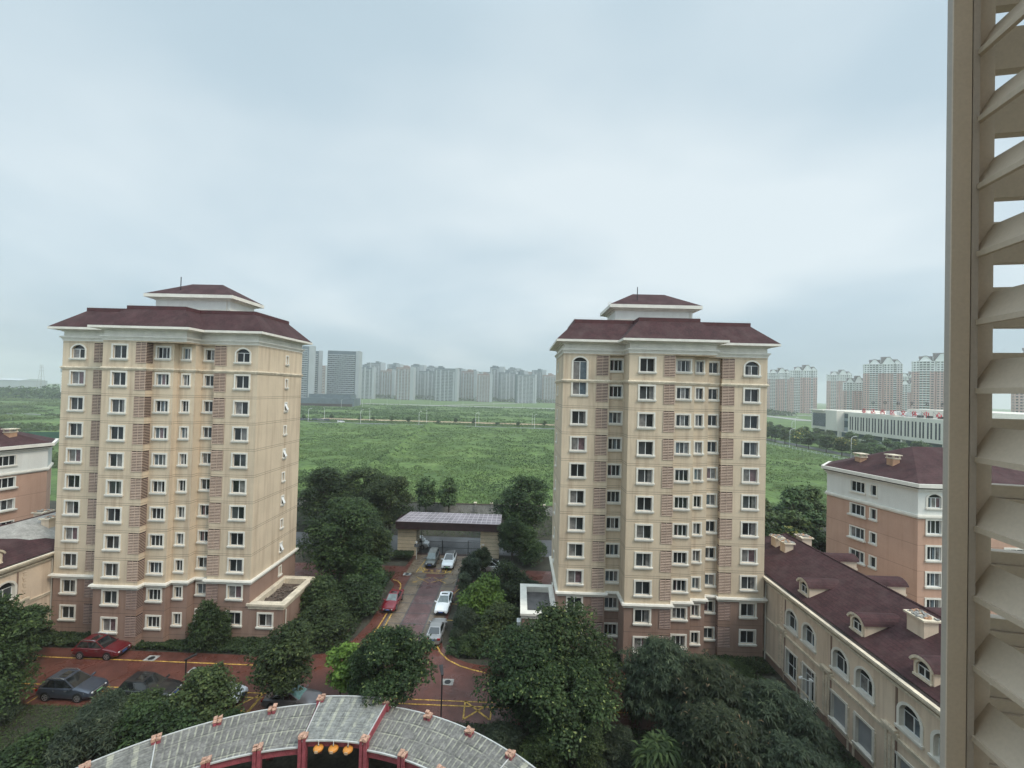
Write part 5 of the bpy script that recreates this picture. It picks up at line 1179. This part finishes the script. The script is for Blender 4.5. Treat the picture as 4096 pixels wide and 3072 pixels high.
# ------------------------------------------------------------------ sports centre
M_['pale']=mat('pale_stone_cladding',(.72,.68,.60),.85,.06,.12,fine=.05,fscale=2); M_['navyglass']=mat('navy_strip_window',(.035,.038,.055),.15,.3,.3); M_['tealglass']=mat('teal_glass',(.05,.085,.095),.1,.4,.2); M_['greypanel']=mat('grey_panel',(.27,.31,.33),.5,.1,.3); M_['signred']=mat('red_sign_letter',(.55,.03,.05),.5,.1); M_['banner']=mat('red_banner',(.50,.05,.06),.6,.1)
SP=thing('sports_centre','long pale stone sports centre with narrow navy windows and red roof lettering','sports centre',(205,230,0))
m=MB()
X=0
# upper box with the two parts, ground floor set back
def yb(y): return y-230
m.box(0,60,yb(60),yb(266),6.9,18.9,0); m.box(0,60,yb(275.5),yb(298.6),7.0,20.1,0); m.box(5,60,yb(266.02),yb(275.48),6.9,19.5,0)
m.box(9,56,yb(62),yb(236),18.95,23.1,0); m.box(2,60,yb(62),yb(297),0,6.88,0); m.box(-1.2,62,yb(286),yb(299.8),19.3,20.0,0); m.box(.3,59,yb(236.02),yb(265.6),18.92,19.6,0)
m.build('wall','pale',SP)
w_=MB()
for i in range(62):
    y=264.2-4.12*(i//2)-(0 if i%2==0 else 1.75)-(i//2)*.0; 
    if y<64: break
    w_.box(-.05,.1,yb(y-.42),yb(y+.42),8.8,16.9)
w_.build('strip_window','navyglass',SP)['kind']='stuff'
g=MB(); g.box(4.85,5.0,yb(266.1),yb(275.4),15.4,18.4,0); g.box(4.85,5.0,yb(266.1),yb(275.4),9.6,13.6,0); g.box(4.8,5.0,yb(266.1),yb(275.4),13.6,15.4,1); g.box(4.8,5.0,yb(266.1),yb(275.4),6.9,9.6,1); g.build('glazed_link',['tealglass','greypanel'],SP)
l=MB(); l.box(-.04,.05,yb(285.2),yb(297.2),8.9,17.8,0)
for i in range(16): l.box(-.5,-.05,yb(285.2),yb(297.2),9.0+.55*i,9.2+.55*i,1)
l.build('louvre_grille',['navyglass','greypanel'],SP)
h=MB()
for i in range(20):
    y=296-11.2*i
    h.box(1.9,2.05,yb(y-9.6),yb(y),3.7,6.6,0)
h.build('shop_window','tealglass',SP)
c=MB()
for i in range(20): y=297.3-11.2*i; c.box(.2,1.0,yb(y-.9),yb(y),0,6.85)
c.build('column','pale',SP)
b=MB(); b.box(1.5,1.9,yb(261),yb(270.8),2.1,3.6); b.build('red_banner','banner',SP); b=MB(); b.box(1.5,1.9,yb(238),yb(255.6),2.3,3.7); b.build('white_banner','lampwhite',SP)
chars='泰达西区文体中心'; 
for i,ch in enumerate(chars):
    y=255.5-6.43*i; me=text_mesh('roof_letter',ch,3.1,'signred',.15); o=link('roof_letter',me,SP,(1.2,yb(y),20.7)); o.rotation_euler=(PI/2,0,-PI/2)
    me=text_mesh('rear_letter',ch,3.0,'black',.15); o=link('rear_letter',me,SP,(50,yb(318-10*(7-i))-10,25.6)); o.rotation_euler=(PI/2,0,PI/2)
f=MB()
for i in range(9):
    y=257-6.2*i; f.tube([(1.4,yb(y),22.4),(5,yb(y),18.95)],.09,4); f.tube([(1.4,yb(y),19.2),(1.4,yb(y),22.2)],.07,4)
f.tube([(1.35,yb(258),19.3),(1.35,yb(208),19.3)],.12,4); f.build('sign_frame','concrete',SP)
k=MB(); 
for y,hh in ((246,2.6),(239,2.4),(232,2.2)): k.box(6,8.8,yb(y-4.5),yb(y),18.95,18.95+hh)
k.build('roof_unit','lampwhite',SP)
k=MB()
for y in (224,219,213,208): k.box(3,4.6,yb(y-2.2),yb(y),18.95,20.2)
k.build('cooling_unit','black',SP)
fe=thing('roadside_fence','low white railing along the right road beside the field','fence',(148,200,0)); m=MB()
for z in (.35,1.0): m.box(-.05,.05,-90,330,z,z+.1)
for i in range(141): m.box(-.07,.07,-90+3*i,-89.85+3*i,0,1.15)
m.build('railing','lampwhite',fe)
tk=0
for x,y0,n,kk in ((155,172,14,('far1','far3','far2')),(169,176,13,('far1','far2','far3')),(186,186,12,('far3','far1','far1'))):
    for i in range(n):
        tk+=1; yy=y0+(11 if x<160 else 13.5)*i+rnd.uniform(-3,3)
        plant(kk[(i*7+int(x))%3],x+rnd.uniform(-2,2),yy,'roadside tree %s, %s from the near end of the %s row'%('with yellow blossom' if kk[(i*7+int(x))%3]=='far2' else 'with mid-green crown' if kk[(i*7+int(x))%3]=='far1' else 'with darker crown',ORD2[i],'field-side' if x<160 else 'middle' if x<180 else 'rear'),h=8.2+rnd.uniform(-1,1.4),r=4.3,group='roadside trees before the sports centre')
for i,(x,y) in enumerate([(-46+17*j+rnd.uniform(-6,6),326+rnd.uniform(-6,10)) for j in range(-7,5)]):
    plant('far3',x,y,'scrubby sapling beside the sand track, %s from the left'%ORD2[i],cat='sapling',h=3.4+rnd.uniform(-1,2.2),r=2.0,group='saplings along the sand track')
rgf=np.random.default_rng(77); n=60000; y_=352*np.exp(rgf.uniform(0,math.log(1.85),n)); x_=y_*rgf.uniform(-1.1,.4,n); k_=vnoise(x_*.03,y_*.05,61)+.5*vnoise(x_*.1,y_*.1,62); kp=k_>.62; x_,y_,k_=x_[kp],y_[kp],k_[kp]
P_=np.stack([x_,y_,rgf.uniform(.1,1.0,len(x_))],1); N_=np.tile(np.array([0,-.35,.9]),(len(x_),1))
stuff(link('weeds',quads('weeds',leaves(rgf,P_,N_,1.15,.5,.6),'weeds',np.clip(rgf.beta(2,2.6,len(x_))*.5+.8*(vnoise(x_*.02,y_*.03,63)-.35),0,1))),'weeds on the far side of the field road','weeds')
n=42000; y_=rgf.uniform(125,520,n); x_=-y_*rgf.uniform(1.0,1.85,n); k_=vnoise(x_*.03,y_*.05,71)+.5*vnoise(x_*.1,y_*.1,72); kp=k_>.6; x_,y_=x_[kp],y_[kp]
P_=np.stack([x_,y_,rgf.uniform(.2,1.3,len(x_))],1); N_=np.tile(np.array([.2,-.35,.9]),(len(x_),1))
stuff(link('weeds',quads('weeds',leaves(rgf,P_,N_,1.1,.45,.6),'weeds',np.clip(rgf.beta(2,2.6,len(x_))*.45+.9*(vnoise(x_*.02,y_*.04,73)-.35),0,1))),'weeds in the field left of the left high-rise','weeds')
box_leaves('roadside_scrub',9000,-165,60,316,338,mound(.9,.14,8),'weeds',.5,'scrub along the field road','scrub',15,asp=.4)
# ------------------------------------------------------------------ distant housing
M_['fpink']=mat('far_pink_render',(.60,.40,.36),.9,.06,.05); M_['fwhite']=mat('far_white_render',(.80,.80,.78),.9,.05,.05); M_['fdark']=mat('far_window_band',(.04,.043,.05),.4,.35,.25); M_['froof']=mat('far_dark_roof',(.09,.075,.075),.85,.1)
M_['fgrey']=mat('far_grey_curtain_wall',(.10,.13,.155),.35,.25,.2); M_['fpale']=mat('far_pale_gable',(.34,.37,.39),.85,.05,.05); M_['fslab']=mat('far_pale_slab',(.45,.48,.50),.8,.1,.1); M_['fred']=mat('far_reddish_wall',(.24,.17,.155),.9,.1,.1)
def res_mesh(W,D,nf):
    """gabled pink and white residential tower"""
    st=2.95; top=nf*st; zw=(nf-4)*st
    b=MB(); 
    cols=[(-W/2,-W*.36,0),(-W*.36,-W*.12,1.6),(-W*.12,-W*.02,0),(-W*.02,W*.02,2.6),(W*.02,W*.26,.6),(W*.26,W*.36,1.6),(W*.36,W/2,0)]
    for x0,x1,r_ in cols: b.box(x0,x1,r_,D,-.3,zw,0); b.box(x0,x1,r_,D,zw,top,1)
    b.box(-W/2-.4,W/2+.4,-.3,D+.3,zw-.3,zw+.5,1); b.box(-W/2-.3,W/2+.3,-.3,D+.3,top-.3,top+.4,1)
    win=MB(); bal=MB()
    for f in range(nf):
        z=f*st+.9
        for x0,x1,r_ in cols:
            if x1-x0<2.5: continue
            ww=x1-x0; k=max(1,int(ww/3.4))
            for i in range(k):
                a=x0+ww*(i+.14)/k; c=x0+ww*(i+.86)/k
                if r_>1: 
                    win.box(a,c,r_-.08,r_+.1,z-.5,z+1.75)
                else: win.box(a+.3,c-.3,r_-.08,r_+.1,z,z+1.5)
            if r_>1: bal.box(x0+.05,x1-.05,.1,r_-.1,f*st+.0,f*st+1.0)
        for s,yy in ((-1,D*.3),(-1,D*.65),(1,D*.3),(1,D*.65)): win.box(min(s*(W/2-.1),s*(W/2+.08)),max(s*(W/2-.1),s*(W/2+.08)),yy-.8,yy+.8,z,z+1.5)
    r=MB(); g=MB()
    def gable(cx,w,h,y0,y1,z):
        g.face([(cx-w/2,y0,z),(cx+w/2,y0,z),(cx+w*.12,y0,z+h),(cx-w*.12,y0,z+h)]); g.face([(cx+w/2,y1,z),(cx-w/2,y1,z),(cx-w*.12,y1,z+h),(cx+w*.12,y1,z+h)])
        e=.5
        for s in (-1,1): r.hexa([(cx+s*(w/2+e),y0-e,z-.3),(cx+s*w*.12,y0-e,z+h),(cx+s*w*.12,y1+e,z+h),(cx+s*(w/2+e),y1+e,z-.3),(cx+s*(w/2+e),y0-e,z+.2),(cx+s*w*.12,y0-e,z+h+.5),(cx+s*w*.12,y1+e,z+h+.5),(cx+s*(w/2+e),y1+e,z+.2)])
        r.box(cx-w*.12,cx+w*.12,y0-e,y1+e,z+h-.02,z+h+.5)
    gable(W*.14,W*.34,9.0,.4,D-1,top+.4); gable(-W*.22,W*.30,6.2,1.4,D-2,top+.4); gable(W*.36,W*.22,5.0,1.2,D-2,top+.4)
    # long roof slabs across the gables
    for x0,x1,h in ((-W*.36,-W*.05,6.6),(-W*.05,W*.20,10.4),(W*.22,W*.40,6.8)):
        r.hexa([(x0,2.0,top+.4),(x1,2.0,top+.4),(x1,D*.5,top+h),(x0,D*.5,top+h),(x0,2.0,top+.8),(x1,2.0,top+.8),(x1,D*.5,top+h+.4),(x0,D*.5,top+h+.4)]); g.box(x0-.35,x0-.02,2,D*.5,top+.4,top+h*.55)
    return [(MB_mesh(b,'wall',['fpink','fwhite']),0),(MB_mesh(win,'window',['fdark']),1),(MB_mesh(bal,'balcony',['fwhite']),1),(MB_mesh(r,'roof',['froof']),0),(MB_mesh(g,'gable',['fwhite']),0)]
RES=res_mesh(50,17,26); RES2=res_mesh(36,16,18)
def far_tower(parts,name,x,y,rz,s,label,group,cat='apartment tower',z=0,wx=1):
    t=thing(name,label,cat,(x,y,z),rz,group); t.scale=(s*wx,s,s)
    for me,k in parts:
        o=link(me.name.split('.')[0],me,t)
        if k: o['kind']='stuff'
    return t
GR='pink and white gabled towers across the right field'
for x,y,rz,s,lb,pp in ((517,850,-.50,1.0,'gabled pink tower furthest left, right beside the cream high-rise roof edge',RES),(520,780,-.50,1.02,'gabled pink tower second from the left, taller than its left neighbour',RES),(645,860,-.55,1.0,'gabled pink tower above the left end of the sports centre',RES),(510,600,-.60,1.02,'tallest gabled pink tower in the middle above the sports centre',RES),(505,520,-.65,1.0,'gabled pink tower nearest the taupe louvre post',RES),(785,860,-.6,1.0,'gabled tower behind, between the two tallest pink towers',RES),(505,642,-.6,1.0,'lower gabled pink tower left of the tallest one',RES2),(608,665,-.6,1.0,'low gabled pink tower between the two tallest ones',RES2),(523,427,-.7,1.02,'gabled pink tower seen through the louvres',RES)):
    far_tower(pp,'residential_tower',x,y,rz,s,lb,GR,wx=.80)
def slab_mesh(W,D,hgt,st=2.9,pale_right=.16,mw='fgrey',fins=0):
    b=MB(); b.box(-W/2,W/2-W*pale_right,0,D,-.3,hgt,0); b.box(W/2-W*pale_right+.01,W/2,-.6,D+.3,-.3,hgt+.8,1); b.box(-W/2,-W/2+.8,-.4,.0,0,hgt,0)
    sl=MB()
    for f in range(int(hgt/st)-1): sl.box(-W/2+.8,W/2-W*pale_right-1.2,-.75,0,f*st+2.2,f*st+2.95)
    wn=MB()
    for f in range(int(hgt/st)-1):
        n=int(W*(1-pale_right)/3.2)
        for i in range(n):
            if (i*7+f*3)%5<3: x=-W/2+1+i*3.2; wn.box(x,x+1.7,-.06,0,f*st+.5,f*st+2.1)
    out=[(MB_mesh(b,'wall',[mw,'fpale']),0),(MB_mesh(sl,'balcony',['fslab']),1),(MB_mesh(wn,'window',['fdark']),1)]
    if fins:
        q=MB(); q2=MB(); rr=random.Random(int(W*hgt))
        for i in range(fins):
            x=-W/2+W*(1-pale_right)*(i+.5+rr.uniform(-.2,.2))/fins; e=rr.uniform(.5,1.5)
            q.box(x-e,x+e,-1.5,.2,0,hgt-rr.choice([0,3,6]),0)
        x=rr.uniform(-W*.3,W*.1); q2.box(x-4,x+4,3,D-3,hgt,hgt+rr.uniform(3,6)); q2.box(x+5,x+8,4,D-5,hgt,hgt+2.4)
        out+=[(MB_mesh(q,'pier',['fpale']),1),(MB_mesh(q2,'roof_housing',[mw]),0)]
    return out
GL='grey towers left across the field'
S1=slab_mesh(26,16,80,pale_right=.30); S2=slab_mesh(13,14,77,pale_right=.38); S3=slab_mesh(44,16,78,pale_right=.11); S4=slab_mesh(12,14,62,mw='fred',pale_right=.4)
far_tower(S1,'office_tower',-291,560,.42,1,'grey tower with broad pale edge right beside the left high-rise',GL); far_tower(S2,'office_tower',-293,600,.42,1,'slim grey tower with pale edge, second from the left high-rise',GL)
far_tower(S4,'residential_tower',-376,800,.4,1.06,'slim reddish tower between the slim grey tower and the wide grey tower',GL); far_tower(S3,'office_tower',-255,600,.12,1,'wide grey tower with thin white floor lines',GL)
pb=MB(); pb.box(-75,40,0,30,0,11,0); pb.box(-20,34,4,30,11,16,0); pb.box(-78,42,-14,-13.6,0,4,1)
po=thing('podium','low dark podium hall at the foot of the grey towers','building',(-262,556,0),.1); pb.build('wall',['fgrey','fascia'],po)
cols=['fgrey','fpale','fred','fslab','fwhite']
rr=random.Random(11); SK=[slab_mesh(W_,15,h_,3.0,pr_,mw_,fins=int(W_/9)) for W_,h_,pr_,mw_ in ((44,70,.12,'fgrey'),(34,76,.3,'fgrey'),(36,66,.2,'fred'),(30,72,.35,'fgrey'),(48,66,.10,'fgrey'))]
def prx(px,y): return (px-519.8)/420*y
sk=[(363+5.85*i+rr.uniform(-1.2,1.2),(940,1180,1060,1300,1010,1240,1120)[i%7]) for i in range(33)]
FA=['%s in the near row'%q for q in ORD2]
for i,(px,y) in enumerate(sk):
    far_tower(SK[(i*3+i//5)%5],'residential_tower',prx(px,y),y,rr.uniform(-.3,.3),(y/1060)**.6*rr.uniform(1.0,1.2),'%s hazy high-rise of the far skyline, %s from the left'%(('grey','grey pale-edged','reddish','slim grey','broad pale')[(i*3+i//5)%5],OW(i+1)),'hazy far skyline')
# woods, sheds and masts at the left horizon
def far_wood(name,n,x0,x1,y0,y1,hh,label,seed,leaf='leaf_dark',size=1.6):
    rg=np.random.default_rng(seed); x=rg.uniform(x0,x1,n); y=rg.uniform(y0,y1,n); z=rg.uniform(0,1,n)**.7*hh*(.45+.75*vnoise(x*.05,y*.05,seed)); P=np.stack([x,y,z],1); Nn=np.tile(np.array([0,-.4,.9]),(n,1))
    stuff(link(name,quads(name,leaves(rg,P,Nn,size,.7,.8),leaf,np.clip(rg.beta(2,3,n)+.2*(vnoise(x*.03,y*.03,4)-.5),0,1))),label,'wood')
far_wood('distant_wood',16000,-1150,-470,525,585,17,'far dark wood at the left horizon',41)
far_wood('distant_wood',6000,250,420,640,700,8,'far scrub at the foot of the pink towers',42,size=1.2)
far_wood('distant_wood',9000,-470,520,1000,1040,10,'far tree belt at the foot of the hazy skyline',43,size=2)
for i,(x,y,w0,h0) in enumerate(((-1180,900,150,30),(-1010,980,120,24),(-860,840,130,20))):
    t=thing('warehouse',['pale warehouse at the left horizon, nearest the picture edge','pale warehouse in the middle of the left horizon','flat blue-grey warehouse at the left horizon beside the high-rise'][i],'warehouse',(x,y,0),.1,'warehouses at the left horizon'); h0*=.7; m=MB(); m.box(-w0/2,w0/2,0,60,0,h0,0); m.build('wall',['fpale','fslab','fgrey'][i],t); m=MB(); m.hexa([(-w0/2-1,-1,h0+.02),(w0/2+1,-1,h0+.02),(w0/2+1,61,h0+.02),(-w0/2-1,61,h0+.02),(-w0/2-1,20,h0+4),(w0/2+1,20,h0+4),(w0/2+1,40,h0+4),(-w0/2-1,40,h0+4)]); m.build('roof','fslab',t)
t=thing('telecom_mast','slender white telecom mast at the left horizon','mast',(-607,545,0)); m=MB(); m.tube([(0,0,0),(0,0,44)],[1.1,.5],6); m.build('pole','lampwhite',t); m=MB(); m.tube([(0,0,36),(0,0,44)],1.3,8); m.build('antenna','greypanel',t)
t=thing('lattice_tower','faint lattice power tower at the left horizon','power tower',(-955,820,0)); m=MB()
for sx in (-1,1):
    for sy in (-1,1): m.tube([(sx*5,sy*5,0),(sx*1.6,sy*1.6,42),(sx*1.2,sy*1.2,54)],.28,4)
for z,e in ((15,4.0),(30,2.6),(42,5.5),(48,4.5)): m.box(-e,e,-.3,.3,z,z+.4)
m.build('frame','concrete',t)
fc=thing('site_fence','long dark green site fence across the left field','fence',(-214,186,0),.32); m=MB(); m.box(-60,75,0,.2,0,3.2); m.build('panel',mat('green_fence',(.03,.085,.06),.6,.1,.3),fc)
# ------------------------------------------------------------------ air
hz=MB(); hz.box(-2450,2450,-61,2560,-1.2,112); hm=bpy.data.materials.new('haze'); hm.use_nodes=True; t=hm.node_tree; t.nodes.remove(t.nodes['Principled BSDF'])
pv=t.nodes.new('ShaderNodeVolumePrincipled'); pv.inputs['Density'].default_value=HAZE; pv.inputs['Color'].default_value=(.95,.985,1,1); pv.inputs['Anisotropy'].default_value=.2
t.links.new(pv.outputs[0],t.nodes['Material Output'].inputs['Volume']); ho=hz.build('haze',hm); ho['kind']='stuff'
